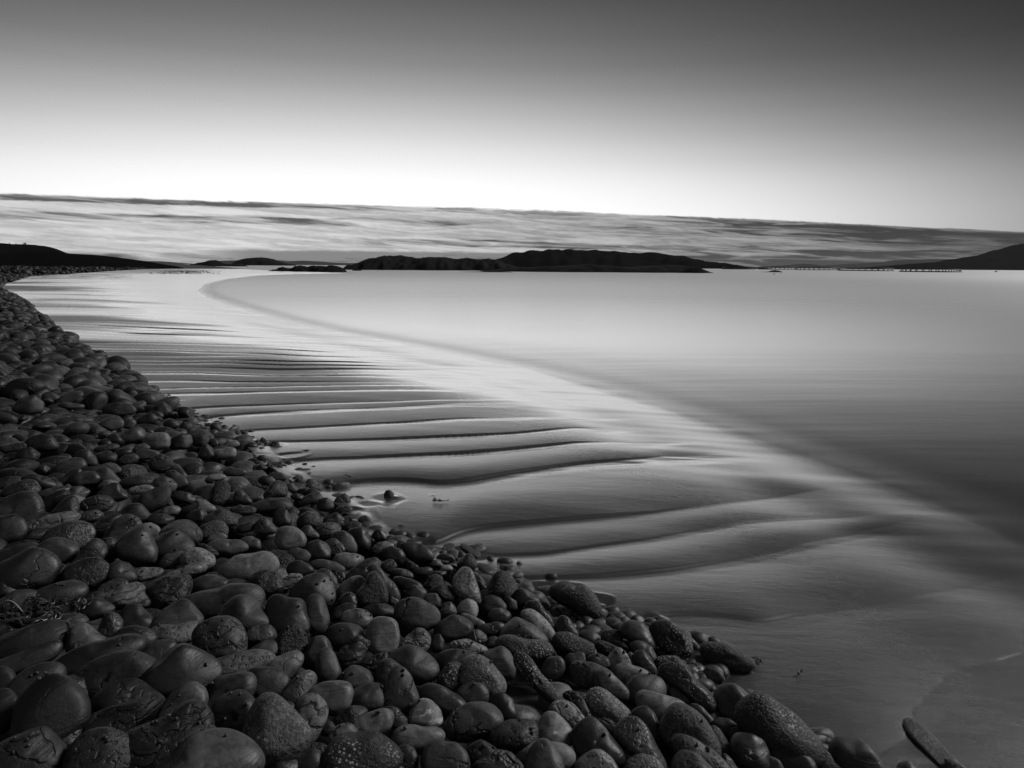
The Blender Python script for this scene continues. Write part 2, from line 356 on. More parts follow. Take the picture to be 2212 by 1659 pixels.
fc = fc[(SW[fc] < .6).any(1)]
used, inv = np.unique(fc, return_inverse=True)
me = mesh_from('sea', np.column_stack([PW, zw])[used], inv.reshape(fc.shape), mt_sea, attrs={'cover': cover[used]})
tag(add('sea', me), kind='structure')

# ------------------------------------------------------------------ land on the horizon
mt_rock = plain('dark_shore_rock', .010, .9, .05); mt_far = plain('haze_lightened_hill', .06, .95, 0.0); mt_hill = plain('heather_hillside', .008, .95, 0.0)  # far hills get a lighter base colour, painting in part of their haze
def ridge_land(name, Y, pts, depth, mat, base_v=None, seed=1, rough=1.0, nx=160, ny=24, kind='structure', front=.68, label=None, cat=None, group=None, zb=-.6):
    """land whose crest, seen from the beach, runs through the measured points; Y metres out, with a sloping front and back"""
    u, v = np.array(pts, float).T; d = rays(u, v); X = d[:, 0]/d[:, 1]*Y; Z = CAM_Z + d[:, 2]/d[:, 1]*Y
    xs = np.linspace(X[0], X[-1], nx); zs = np.interp(xs, X, Z)
    w = max(1, nx//60); zs = np.convolve(np.pad(zs, w, mode='edge'), np.ones(2*w+1)/(2*w+1), 'valid')
    zs = zs + sines(xs[:, None], 60/(X[-1]-X[0])*1.2, seed, 8, 3)*rough*.03*(zs.max()-zb)*np.clip((zs-zb)/(zs.max()-zb), .1, 1)
    ty = np.linspace(-1, 1, ny); G = []; xn = (xs-X[0])/(X[-1]-X[0])
    for t in ty:
        q2 = np.column_stack([xn*26, np.full(nx, t*5.0)]); wp = t + sines(q2, 1.0, seed+3, 12, 3)*.22*min(1, abs(t)*2.5)*rough
        prof = np.cos(np.clip(np.abs(wp), 0, 1)**1.4*np.pi/2)**.8*(abs(t) < .999)
        jag = np.abs(sines(np.column_stack([xn*70, np.full(nx, t*16.0)]), 1.0, seed+5, 12, 3))*rough*.07*(zs-zb)*prof*min(1, abs(t)*4)
        y = Y + (t*depth*front if t < 0 else t*depth*(1-front))
        G.append(np.column_stack([xs, np.full(nx, y), np.minimum(zb + (zs-zb)*prof - jag, zs)]))
    V = np.concatenate(G); o = add(name, mesh_from(name, V, grid_faces(ny, nx), mat))
    tag(o, label, cat, group, kind); return o
# far hills across the sound, fading into the air, partly by their painted paler colour
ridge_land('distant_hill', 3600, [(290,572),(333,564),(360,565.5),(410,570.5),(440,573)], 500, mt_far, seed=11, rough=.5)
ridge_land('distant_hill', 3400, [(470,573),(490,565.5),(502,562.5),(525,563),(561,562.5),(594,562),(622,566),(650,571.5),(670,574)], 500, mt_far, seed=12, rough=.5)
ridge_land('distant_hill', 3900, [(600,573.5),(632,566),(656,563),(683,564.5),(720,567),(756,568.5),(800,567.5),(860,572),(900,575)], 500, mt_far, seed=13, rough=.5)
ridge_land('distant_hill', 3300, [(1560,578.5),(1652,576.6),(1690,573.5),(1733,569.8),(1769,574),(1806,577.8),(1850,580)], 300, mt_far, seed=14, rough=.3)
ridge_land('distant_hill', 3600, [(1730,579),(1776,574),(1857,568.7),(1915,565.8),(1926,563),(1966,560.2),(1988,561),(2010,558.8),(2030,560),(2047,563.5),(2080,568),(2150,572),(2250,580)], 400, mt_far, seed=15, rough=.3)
ridge_land('hill', 1300, [(1860,580.5),(1920,575.5),(1988,570.3),(2020,567.5),(2054,563.3),(2098,555),(2145,546),(2171,536),(2212,527.5),(2300,513),(2420,503),(2600,520),(2800,560),(2900,583)], 300, mt_hill, seed=16, rough=.9, nx=260, ny=36)
# islands
ridge_land('island', 900, [(1040,580),(1058,563),(1085,557.5),(1103,546.5),(1150,541.5),(1200,538.8),(1250,540.5),(1290,541),(1330,543),(1362,547),(1385,545.5),(1415,544.8),(1426,548.3),(1477,555.8),(1492,560.5),(1528,565),(1557,570),(1580,575),(1623,578.2),(1640,580.5)], 130, mt_hill, seed=21, rough=1.3, nx=320, ny=48)
ridge_land('island', 262, [(778,582),(788,570),(800,562),(822,556.5),(842,553.5),(860,552),(880,553),(897,557.5),(918,557),(935,555),(958,556.2),(975,557),(988,560),(1003,557.3),(1020,557),(1033,561.5),(1047,559),(1060,558),(1075,562),(1095,570),(1130,579)], 60, mt_rock, seed=22, rough=1.4, nx=260, ny=36)
ridge_land('island', 205, [(1015,588),(1060,583),(1100,579),(1160,576),(1230,573.5),(1270,570),(1310,574),(1350,577),(1400,574),(1440,572),(1470,573),(1495,580),(1515,586),(1530,590)], 34, mt_rock, seed=23, rough=1.1, nx=280, ny=36)
ridge_land('reef', 172, [(770,590.2),(800,588.3),(880,587.6),(950,588),(1010,587.0),(1060,586.2),(1100,587),(1125,590)], 8, mt_rock, seed=24, rough=.5)
# rocks in the bay
ridge_land('rock_islet', 520, [(385,576),(396,573.2),(415,572.5),(430,569),(440,566.5),(451,564.5),(459,561.8),(466,561.5),(474,565),(482,569.5),(500,571),(515,570),(530,573.5),(536,577)], 30, mt_rock, seed=31, rough=.7, kind=None, label='low black rock islet with a rounded hump beyond the sandy spit', cat='rock')
ridge_land('rock_islet', 1100, [(509,577),(513,571),(514.5,563),(524,560.5),(536,557.8),(552,556.3),(567,555.9),(578,557.2),(590,559.5),(604,565),(618,569.3),(630,570),(640,573.5),(646,577)], 50, mt_rock, seed=32, rough=.4, kind=None, label='flat topped black rock islet with a steep left cliff', cat='rock')
ridge_land('rock_skerry', 150, [(590,589),(596,583),(608,576.5),(618,578.5),(628,579.5),(637,581),(641,575),(648,573),(657,575),(664,576.5),(674,574),(690,573.8),(700,575.5),(712,574),(724,573.2),(734,577),(743,580),(748,587)], 9, mt_rock, seed=33, rough=1.6, kind=None, label='jagged row of black rocks standing in shallow water off the spit', cat='rock')
ridge_land('rock_skerry', 240, [(1632,590),(1640,587.6),(1660,586.8),(1666,584.5),(1673,583.3),(1680,584.2),(1688,587.5),(1694,590)], 5, mt_rock, seed=34, rough=.4, kind=None, label='small domed rock alone in the sea in front of the fish pens', cat='rock', nx=60)
ridge_land('rock_skerry', 190, [(762,583.5),(766,581.4),(774,580.6),(779,582.5),(784,586)], 3, mt_rock, seed=35, rough=.4, kind=None, label='tiny black rock just left of the main island', cat='rock', nx=40)
# headland at the left
ridge_land('headland', 190, [(-160,518),(-60,522),(0,525),(8,526.5),(20,529),(40,529.3),(52,527),(60,528),(69,529.2),(72,534),(76,540.5),(90,542.5),(120,546),(160,548.5),(190,550),(215,553),(250,558),(280,563.5),(305,568.5),(330,573),(352,579)], 50, mt_hill, seed=41, rough=.22, nx=300, ny=40, front=.5)

# the air over the sound
hm = bpy.data.materials.new('sea_air'); hm.use_nodes = True; hm.node_tree.nodes.clear(); T = NT(hm.node_tree)
pv = T.new('ShaderNodeVolumePrincipled'); pv.inputs['Color'].default_value = (.92, .92, .92, 1); pv.inputs['Density'].default_value = .00003; pv.inputs['Anisotropy'].default_value = .3
T.l.new(pv.outputs[0], T.new('ShaderNodeOutputMaterial').inputs['Volume'])
hb = np.array([(x, y, z) for z in (-4, 64) for y in (-80, 4700) for x in (-4600, 4600)], float)
tag(add('haze', mesh_from('haze', hb, np.array([[0, 2, 3, 1], [4, 5, 7, 6], [0, 1, 5, 4], [2, 6, 7, 3], [0, 4, 6, 2], [1, 3, 7, 5]]), hm, smooth=False)), kind='stuff')
ridge_land('sand_spit', 215, [(285,580),(298,569.5),(315,567.5),(350,568.8),(400,571.2),(450,574.6),(500,578.4),(540,582.0),(570,585.5)], 24, plain('dry_spit_sand', .11, .9, 0.0), seed=44, rough=.15, nx=120)
# ------------------------------------------------------------------ headland fence posts, fish pens, buoys
def tube(path, r, n=8, closed=False):
    path = np.asarray(path, float); m = len(path)
    tg = np.roll(path, -1, 0)-np.roll(path, 1, 0) if closed else np.gradient(path, axis=0)
    tg /= np.linalg.norm(tg, axis=1, keepdims=True)+1e-9
    ref = np.where(np.abs(tg[:, 2:3]) > .9, np.array([[1., 0, 0]]), np.array([[0, 0, 1.]]))
    a = np.cross(tg, ref); a /= np.linalg.norm(a, axis=1, keepdims=True)+1e-9; b = np.cross(tg, a)
    an = np.linspace(0, 2*np.pi, n, endpoint=False); r = np.broadcast_to(np.asarray(r, float), (m,))
    V = path[:, None, :] + r[:, None, None]*(np.cos(an)[None, :, None]*a[:, None, :] + np.sin(an)[None, :, None]*b[:, None, :])
    f = grid_faces(m + (1 if closed else 0), n, True)
    if closed: f = f % (m*n)
    V = V.reshape(-1, 3)
    if not closed:
        caps = []
        for k0 in (0, (m-1)*n):
            c = len(V); V = np.vstack([V, path[0 if k0 == 0 else -1]])
            caps.append(np.array([[c, k0+j, k0+(j+1) % n, k0+(j+1) % n] for j in range(n)]))
        f4 = f; tri = np.concatenate(caps)[:, :3]
        return V, f4, tri
    return V, f, None
def tube_mesh(name, path, r, mat, n=8, closed=False):
    V, f, tri = tube(path, r, n, closed)
    me = bpy.data.meshes.new(name); fl = [tuple(map(int, q)) for q in f] + ([tuple(map(int, q)) for q in tri] if tri is not None else [])
    me.from_pydata([tuple(p) for p in V], [], fl); me.materials.append(mat)
    for pl_ in me.polygons: pl_.use_smooth = True
    me.update(); return me
mt_wood = plain('weathered_post_wood', .05, .9); mt_pen = plain('black_pen_plastic', .02, .5)
for (u, vt, vb, lean, lab) in [(21, 523.5, 531, .02, 'tallest thin fence post on the headland skyline, leftmost of three'), (34.5, 525, 531.5, .05, 'thin fence post on the headland between two others'),
                               (57.5, 525.5, 531.5, -.22, 'leaning fence post at the right end of the headland top')]:
    (d0,), (d1,) = rays(u, vt), rays(u, vb); Y = 190.0
    p0 = CAMP + d1*(Y/d1[1]); hgt_ = CAM_Z + d0[2]/d0[1]*Y - p0[2]
    o = add('fence_post', tube_mesh('fence_post', [(0, 0, -.3), (lean*.3, 0, hgt_*.5), (lean, .02, hgt_*.96), (lean*1.05, .02, hgt_)], [.09, .09, .08, .04], mt_wood, 7), loc=p0)
    tag(o, lab, 'fence post', 'fence posts on the headland')
# a wind bent bush by the last posts
(d1,) = rays(51, 530.5); p0 = CAMP + d1*(190/d1[1]); bv, bf = [], []
rb = random.Random(3)
for i in range(260):
    t = rb.random(); c = Vector((rb.gauss(.06, .10) + .22*t*t, rb.gauss(0, .1), .05 + .33*t + rb.gauss(0, .03))); nrm = Vector((rb.gauss(0, 1), rb.gauss(0, 1), rb.gauss(0, 1))).normalized(); a = nrm.orthogonal().normalized()*.035; b = nrm.cross(a)*.6
    k = len(bv); bv += [c-a, c+b, c+a, c-b]; bf.append((k, k+1, k+2, k+3))
bush = bpy.data.objects.new('bush', None); C.objects.link(bush); bush.location = p0; bush.scale = (2, 2, 2)
me = bpy.data.meshes.new('foliage'); me.from_pydata([tuple(x) for x in bv], [], bf); me.materials.append(plain('dark_leaf', .05, .8)); add('foliage', me, bush)
add('stem', tube_mesh('stem', [(0, 0, -.2), (.03, 0, .15), (.14, 0, .33)], [.03, .022, .01], mt_wood, 6), bush)
tag(bush, 'small wind bent bush on the headland skyline beside the leaning post', 'bush')

def circle(R, z, n=72, ox=0): return [(ox + R*math.cos(a), R*math.sin(a), z) for a in np.linspace(0, 2*math.pi, n, endpoint=False)]
PENS = [(1572, 1640, 581.9, 'farthest left fish pen, partly hidden behind the tip of the island'), (1656, 1734, 582.4, 'fish pen behind the small domed rock, left of a touching pair'),
        (1739, 1828, 583.6, 'fish pen touching another on its left, below the low far hill'), (1843, 1953, 585.6, 'round fish pen standing between the touching pair and the nearest pen'),
        (1986, 2104, 588.2, 'nearest and largest round fish pen, in front of the dark right hill')]
ring_me = post_me = None
for i, (u0, u1, vb, lab) in enumerate(PENS):
    (dc,) = rays((u0+u1)/2, vb); t = -CAM_Z/dc[2]; Dn = dc*t; D = Dn[1]
    R = (u1-u0)/F*D/2*1.0; cpos = np.array([Dn[0], Dn[1]+R, 0.06])
    hp = 5.6/F*D
    root = bpy.data.objects.new('fish_pen', None); C.objects.link(root); root.location = cpos
    tag(root, lab, 'fish pen', 'round fish pens moored in the sound')
    add('float_ring', tube_mesh('float_ring', circle(R, .12), .28, mt_pen, 8, True), root)
    add('float_ring', tube_mesh('float_ring', circle(R-.9, .12), .26, mt_pen, 8, True), root)
    add('handrail', tube_mesh('handrail', circle(R-.5, hp), .17, mt_pen, 6, True), root)
    pm = tube_mesh('stanchion', [(0, 0, -.1), (0, 0, hp*.6), (0, 0, hp)], [.24, .2, .17], mt_pen, 6)
    for k in range(26):
        a = k*2*math.pi/26 + .1; add('stanchion', pm, root, ((R-.5)*math.cos(a), (R-.5)*math.sin(a), 0))
mt_buoy = plain('dark_buoy_plastic', .03, .4)
def lathe(name, prof, mat, n=20):
    V = [(r*math.cos(a), r*math.sin(a), z) for r, z in prof for a in np.linspace(0, 2*math.pi, n, endpoint=False)]
    return mesh_from(name, np.array(V), grid_faces(len(prof), n, True), mat)
for (u, v, s, lab) in [(1672, 593.0, .34, 'small round buoy floating just in front of the domed rock'), (1686.5, 591.6, .20, 'tiniest dark buoy, right of the domed rock'),
                       (2151.5, 587.6, .8, 'low dark buoy alone at the right below the hill'), (1866, 591.2, .15, 'faint tiny buoy in front of the middle fish pen')]:
    (d,) = rays(u, v); p0 = CAMP + d*(-CAM_Z/d[2])
    root = bpy.data.objects.new('buoy', None); C.objects.link(root); root.location = p0; tag(root, lab, 'buoy', 'mooring buoys')
    add('float_body', lathe('float_body', [(.001, -s*.5), (s*.7, -s*.4), (s, 0), (s*.8, s*.45), (s*.3, s*.66), (.001, s*.7)], mt_buoy), root)
    add('top_ring', tube_mesh('top_ring', [(s*.22*math.cos(a), 0, s*.8 + s*.22*math.sin(a)) for a in np.linspace(0, 6.28, 12, endpoint=False)], s*.07, mt_buoy, 6, True), root)

# ------------------------------------------------------------------ cobbles
CROP = {'A': (0, 2304, .25), 'B': (1024, 2304, .25), 'C': (2048, 2304, .25), 'D': (3072, 2304, .25), 'E': (0, 1700, .25), 'F': (1024, 1700, .25), 'G': (0, 1150, .2685)}
STONES = """
A ps|1370,1659 1440,1560 1540,1480 1680,1430 1850,1418 1960,1450 2060,1530 2150,1650 2180,1780 1800,1900 1360,1800|big pale rounded stone with a flaked face cut off by the bottom edge|flaked pale stone
A mt|1300,1640 1340,1500 1430,1400 1560,1360 1700,1375 1800,1420 1850,1550 1700,1720 1450,1750
A dl|1110,1420 1170,1300 1300,1270 1450,1260 1540,1230 1620,1200 1690,1240 1740,1330 1750,1440 1650,1600 1400,1680 1180,1620|dark saddle backed stone with a raised knob at its right end|saddle backed stone
A mt|640,1590 680,1470 740,1410 830,1383 930,1400 1030,1480 1100,1570 1140,1680 900,1780 660,1740
A mc|30,1500 90,1430 180,1385 290,1368 370,1410 430,1490 470,1580 480,1690 300,1760 60,1720 10,1600|veined blocky stone in the bottom left corner dotted with winkles|corner block
A dt|460,1580 520,1520 640,1500 700,1560 690,1700 480,1720
A ds|420,1470 500,1380 600,1310 680,1310 700,1370 640,1460 520,1520
A ds|200,1290 250,1060 300,980 400,925 480,930 560,1000 630,1100 660,1200 640,1320 480,1420 280,1400|tall smooth dark slab leaning in the lower left|tall dark slab
A ms|0,1020 60,1025 120,1070 140,1130 110,1200 40,1290 -40,1320 -60,1100
A ms|140,960 180,880 270,830 360,818 440,840 500,900 480,980 350,1120 200,1160 150,1060
A mt|480,930 560,885 650,873 740,895 800,950 820,1010 760,1070 640,1090 540,1040
A ds|0,815 50,825 90,870 105,940 95,1010 30,1050 -50,1000 -40,850
A mc|640,880 740,780 860,720 1000,706 1110,725 1200,780 1270,860 1300,910 1280,970 1150,1010 900,1020 720,960|broad grey domed stone with a curved crack over its back|curved crack dome
A ds|868,1050 900,990 980,940 1090,925 1170,940 1250,1000 1340,1070 1375,1120 1350,1180 1200,1190 980,1150 880,1110|smooth dark flattened stone lying on a layered rock|dark flattened stone
A dl|710,1380 750,1260 830,1170 960,1150 1080,1160 1240,1145 1320,1160 1340,1210 1280,1280 1150,1330 1000,1420 800,1430|dark layered rock pinned under a smooth flattened stone|layered rock
A ps|1370,1180 1410,1100 1500,1030 1600,980 1670,980 1730,1040 1750,1110 1720,1200 1600,1270 1450,1260|pale egg shaped stone with a curved crease and two winkles|creased pale egg
A ds|1265,830 1340,720 1420,650 1500,622 1600,635 1700,710 1790,790 1840,870 1840,940 1740,1010 1500,1040 1330,980|huge smooth dark dome, the widest bare stone in the lower left|huge dark dome
A ms|1180,740 1220,660 1290,600 1370,585 1460,610 1500,640 1400,760 1280,800
A ds|420,780 530,740 600,660 720,615 880,600 1040,592 1120,640 1170,690 1160,740 1000,800 700,860 480,850|long dark seal shaped stone with a single winkle on top|seal shaped stone
A ms|-60,720 20,700 130,675 260,662 380,650 430,660 430,720 380,780 200,810 -40,810|long flat grey stone touching the left edge|long flat left stone
A dc|0,540 100,470 250,455 400,450 470,480 560,530 560,610 420,670 150,660 20,600
A pc|580,530 620,455 690,432 750,445 810,510 870,590 800,650 640,650 600,600|pale stubby stone with a star shaped crack|star cracked stone
A ms|460,400 490,360 570,340 640,345 700,400 720,440 640,490 520,500 465,450
A mt|850,500 880,420 920,345 960,335 1010,365 1045,430 1020,500 940,560 870,550|small upright thumb shaped stone with a pitted head|thumb shaped stone
A ds|1045,360 1080,290 1150,255 1200,270 1250,340 1300,420 1270,490 1150,500 1060,450|dark stone with a soft bright ridge down its right side|soft ridged stone
A ds|940,560 1000,490 1090,457 1170,465 1270,520 1310,580 1280,650 1120,680 970,640
A pt|1280,480 1310,440 1400,412 1490,410 1560,440 1630,432 1690,460 1700,510 1660,570 1540,595 1400,560 1310,530|pale pitted peanut shaped stone with a dip in its back|peanut shaped stone
A mr|1700,470 1770,395 1870,375 1980,390 2060,480 2100,590 2080,680 1950,720 1780,700 1710,600|round rough stone like a cracked loaf with one winkle on top|rough round loaf
A ms|1310,430 1370,340 1450,280 1590,222 1660,290 1720,400 1680,470 1500,480
A ds|710,320 720,260 780,205 850,205 910,250 960,310 900,350 780,360
A ds|410,300 460,245 560,225 650,240 715,270 700,340 600,375 480,370
A dr|130,290 190,230 330,222 390,270 440,360 400,420 250,420 150,370
A ms|290,160 380,100 520,72 610,70 680,120 690,180 640,230 500,260 350,240|grey stone with three winkles in a row along its top|three winkle stone
A ms|-40,200 60,175 140,150 220,160 290,210 250,280 150,310 20,300
A dc|660,230 700,185 790,160 870,165 900,210 800,270 690,270
A pl|870,170 920,125 1040,95 1180,85 1230,140 1240,190 1300,240 1300,290 1150,280 980,250 880,220|pale layered stone with a bright chip on its upper corner|chipped layered stone
A dr|1230,80 1300,40 1420,15 1560,0 1640,20 1660,110 1600,200 1500,260 1360,260 1290,180|dark craggy broken rock full of hollows|craggy broken rock
A ms|1595,190 1650,140 1800,105 1980,95 2120,120 2200,150 2240,230 2200,330 1960,360 1720,300 1610,240|long smooth torpedo shaped stone|torpedo stone
A ms|1880,370 1920,270 1990,205 2080,180 2150,200 2230,270 2320,400 2350,450 2200,500 1950,470
A pt|1740,720 1800,685 1950,677 2200,690 2300,730 2350,780 2300,850 2100,880 1880,870 1780,800|pale pitted loaf lying level with a lit upper face|pitted pale loaf
A ms|1755,1110 1810,980 1870,890 1930,872 2050,890 2140,900 2175,960 2150,1060 2050,1130 1850,1160
A dc|1865,1150 1890,1080 1960,1030 2070,1018 2130,1060 2190,1150 2200,1250 2130,1370 2000,1390 1890,1290|dark cracked oval with winkles on its crown beside a pale triangular stone|winkled dark oval
A ds|1840,1410 1940,1380 2030,1395 2070,1470 2020,1530 1880,1520
A ds|1730,1290 1780,1210 1850,1205 1900,1290 1890,1380 1760,1390
A ds|1140,1640 1190,1610 1250,1620 1290,1680 1200,1740 1130,1720
A ds|2060,1540 2130,1520 2220,1550 2260,1640 2150,1700 2070,1640
A ds|700,1130 780,1090 870,1070 900,1140 860,1220 720,1230
A ds|0,1390 80,1400 60,1460 0,1500 -60,1440
A mt|2100,500 2140,430 2210,425 2320,440 2370,500 2370,560 2280,590 2120,560
A ds|0,30 70,45 130,90 140,140 80,180 -50,170 -60,60
A mt|830,140 900,70 1000,45 1080,80 1060,140 960,180 860,190
A ms|1660,60 1700,15 1790,-5 1860,10 1940,60 2000,100 1900,130 1700,130
B pb|-95,1290 -60,1190 0,1130 60,1080 130,1065 200,1110 300,1230 380,1340 425,1420 400,1490 300,1580 180,1590 20,1540 -80,1420|large pale triangular stone crusted with barnacles along its left edge|pale barnacled triangle
B pr|300,1190 370,1100 440,1068 520,1080 590,1150 610,1210 570,1300 450,1430 380,1380 320,1290|squarish pale stone with a chipped right corner|chipped squarish stone
B pt|240,1000 290,930 380,865 450,853 500,880 520,930 470,1000 360,1110 260,1090|pale streaky oval tilted to the right|streaky pale oval
B dc|-120,870 -60,820 20,803 110,815 200,860 250,910 255,990 200,1050 60,1070 -80,1010
B ps|80,770 150,700 250,675 360,680 400,730 370,800 260,900 150,850|pale angular stone with a flat top split by a straight crack|split flat topped stone
B ms|-110,680 -40,620 80,572 170,575 200,620 160,690 40,720 -80,710
B db|175,560 220,490 300,435 370,435 420,500 435,580 400,670 300,700 200,660
B ds|120,240 150,175 220,165 290,215 400,225 440,270 440,420 430,500 300,530 170,480 115,350|dark matt saddle topped block with one winkle on it|matt saddle block
B mc|425,270 470,185 520,163 580,190 610,280 625,380 590,470 500,500 440,420
B ms|290,150 350,60 440,5 540,-15 620,20 660,80 670,200 630,270 500,270 380,240|big grey dome with scattered winkles down its right side|big winkled dome
B ps|700,110 760,50 840,12 900,12 940,50 920,120 830,170 720,170|shiny pale wedge carrying a single winkle|shiny pale wedge
B db|865,160 910,80 945,-10 990,-40 1050,-20 1100,60 1130,150 1130,240 1020,270 900,240|dark pear shaped stone standing upright with a winkle on its tip|upright dark pear
B ms|960,-70 990,-105 1040,-105 1120,-10 1200,80 1245,190 1210,240 1120,160 1030,30|long slab leaning to the right behind a dark pear shaped stone|leaning slab
B ds|710,210 750,160 810,145 860,175 880,250 820,290 720,280
B ds|630,330 670,275 780,245 850,260 870,290 760,370 650,380
B ps|740,340 780,290 860,285 950,305 1005,350 1000,410 920,455 810,430 750,390|smooth pale bean with two winkles at its right end|smooth pale bean
B ds|900,280 980,245 1120,237 1180,280 1200,350 1100,370 980,350
B mc|1200,290 1250,215 1340,193 1450,210 1540,270 1585,340 1570,420 1450,470 1320,450 1230,370|large grey oval with fine cracks on its brow|fine cracked oval
B ps|970,460 1010,385 1080,368 1170,385 1230,420 1240,520 1200,650 1100,690 1010,640 975,550|boxy pale stone with a bright flat facet on its shoulder|bright faceted block
B ds|600,510 640,440 720,415 840,425 910,450 940,510 900,580 750,640 630,600
B dr|690,690 760,610 850,540 900,530 960,570 1000,580 950,660 880,750 760,800|dark broken rock with sharp creases|creased broken rock
B ms|420,660 450,580 520,535 590,540 640,600 660,660 600,740 480,760
B ms|520,760 540,680 590,640 640,640 680,700 720,830 700,910 600,930 530,860|upright egg shaped grey stone with faint speckles|upright grey egg
B ms|730,890 760,830 830,785 920,785 1000,840 1030,910 980,970 840,980 750,950|smooth half round stone with winkles on both shoulders|two shouldered dome
B dr|870,760 930,710 1020,695 1100,670 1140,710 1100,790 1000,820 900,800
B mc|1140,710 1220,640 1310,615 1420,640 1510,710 1570,790 1560,870 1450,930 1300,900 1180,820|large rounded hill shaped stone with a crack along its back|hill shaped stone
B mt|1030,880 1040,800 1100,735 1170,735 1240,790 1280,860 1220,960 1090,970
B mc|1100,1030 1130,930 1170,830 1220,803 1280,820 1340,890 1370,980 1400,1080 1350,1150 1200,1160 1110,1110|tall tapering stone with a winkle near its top|tall tapering stone
B dc|820,1000 870,960 1000,945 1090,960 1105,1050 1090,1150 950,1180 830,1130
B ps|450,1040 500,960 600,930 720,935 800,960 820,1040 800,1140 680,1190 540,1130 470,1090|smooth stone with a glowing rim of light along its top|rim lit stone
B pr|1240,600 1300,520 1390,460 1450,470 1500,540 1490,620 1430,660 1300,660
B dc|1540,430 1600,380 1690,345 1800,350 1880,400 1890,460 1830,520 1650,560 1550,520
B ps|1760,340 1800,322 1880,350 1990,410 1960,440 1860,430
B db|1480,130 1540,90 1620,72 1690,90 1740,170 1720,230 1600,210
B pt|1665,90 1680,0 1740,-60 1800,-80 1860,-50 1890,20 1920,120 1945,230 1880,240 1770,190|pale sugarloaf stone standing upright near the sand|pale sugarloaf
B ms|1280,150 1320,90 1380,80 1440,100 1480,150 1430,210 1330,200
B mc|1440,190 1490,155 1560,155 1610,210 1580,270 1500,260
B mt|1590,300 1620,240 1680,225 1720,260 1740,320 1680,350 1600,350
B ps|1725,270 1760,215 1840,202 1900,230 1920,290 1890,370 1800,340 1740,310
B dc|1925,270 1960,200 2040,170 2110,190 2165,260 2150,320 2020,330
B ms|2000,340 2040,290 2120,280 2190,310 2212,350 2150,400 2050,400
B ds|1890,470 1950,420 2060,402 2150,415 2160,460 2060,520 1930,510
B ms|1825,510 1870,475 1930,470 1990,510 2000,560 1930,600 1840,580
B pr|1640,600 1700,565 1830,550 1900,580 2030,640 1960,690 1780,660|flat pale stone with a glinting broken edge and a winkle|glinting flat stone
B ms|1980,590 2010,535 2070,525 2100,560 2060,620 2000,620
B mb|2060,600 2110,530 2250,517 2450,545 2550,600 2570,660 2480,720 2280,720 2120,660|long level barnacled stone with three winkles on its upper rim|long barnacled log
B ms|1950,690 2030,640 2120,618 2190,660 2240,760 2230,860 2150,900 2050,830
B pb|1770,850 1790,770 1860,710 1930,700 2010,740 2100,840 2160,920 2140,990 2050,1040 1900,970 1780,920|peaked pale stone with a patch of barnacles in its middle|peaked barnacle stone
B ds|1560,730 1600,660 1680,640 1800,650 1920,690 1900,760 1700,830 1580,800
B db|1570,870 1620,790 1700,755 1780,770 1790,860 1760,960 1660,1000 1580,950
B ds|1410,1010 1440,960 1510,940 1600,965 1740,1040 1810,1110 1790,1170 1700,1200 1560,1140 1450,1070|smooth plain dark capsule sloping down to the right|smooth dark capsule
B ms|1700,1010 1760,950 1860,930 1950,945 2000,1000 1995,1080 1900,1130 1780,1090
B pm|1310,1150 1360,1090 1490,1060 1540,1090 1590,1190 1600,1290 1500,1310 1330,1260|broken stone marbled with pale quartz patches|marbled quartz stone
B mc|1640,1280 1720,1180 1840,1120 1960,1100 2050,1125 2110,1200 2120,1270 2040,1340 1830,1400 1690,1380
B ps|1190,1390 1220,1330 1300,1300 1420,1310 1550,1325 1615,1380 1600,1440 1480,1510 1300,1520 1210,1450|pale dished stone with a winkle at its left end|pale dished stone
B pl|640,1390 660,1330 720,1295 810,1297 880,1340 900,1390 830,1450 700,1450|small pale round stone with a winkle on top and a dark band|banded bun
B pg|840,1300 870,1250 960,1200 1070,1178 1150,1190 1175,1240 1140,1330 1020,1400 920,1390|pale oval stone patterned with concentric rings|ringed stone
B db|610,1560 660,1470 720,1385 790,1368 900,1385 1020,1400 1140,1490 1210,1560 1230,1640 1100,1720 800,1740 630,1680|large dark sloping stone with a line of barnacles on its right side|large sloping stone
B mt|1200,1530 1240,1490 1300,1480 1360,1520 1390,1590 1370,1690 1260,1700 1210,1620
B mc|1400,1590 1430,1510 1500,1455 1590,1440 1640,1475 1720,1480 1800,1560 1820,1660 1700,1760 1480,1740|wide grey stone split by a notch at its crown|notched dome
B dt|1820,1560 1850,1480 1940,1440 2030,1470 2110,1540 2060,1640 1900,1660
B mr|1860,1659 1920,1610 2020,1580 2080,1535 2180,1545 2250,1600 2300,1660 2250,1760 2000,1780|jagged fractured rock at the bottom edge|jagged bottom rock
B dt|670,1240 730,1180 830,1140 920,1150 980,1190 900,1260 800,1310 700,1300
B dt|1080,1150 1170,1135 1250,1160 1310,1250 1260,1330 1170,1300
B dt|430,1480 490,1445 570,1465 640,1520 600,1580 480,1570
B ms|340,1600 400,1550 490,1527 560,1560 600,1640 580,1720 400,1740
B ms|120,1659 170,1590 240,1575 310,1600 360,1670 300,1760 150,1760
B pc|1080,1650 1160,1625 1250,1635 1300,1700 1200,1780 1060,1740
B dt|560,1300 600,1265 660,1275 690,1330 640,1380 570,1360
B mt|200,1100 270,1085 330,1110 350,1150 300,1200 230,1160
B ds|2010,1110 2060,1040 2130,1022 2220,1080 2250,1200 2200,1280 2090,1230
B ds|1510,600 1540,520 1590,510 1630,560 1610,640 1540,660
B ms|2110,520 2160,420 2212,360 2250,348 2320,370 2430,450 2540,560 2470,610 2300,570 2150,560|smooth peaked stone with a long slope to the right|long sloped peak
B mt|1130,140 1170,150 1240,220 1200,260 1140,220
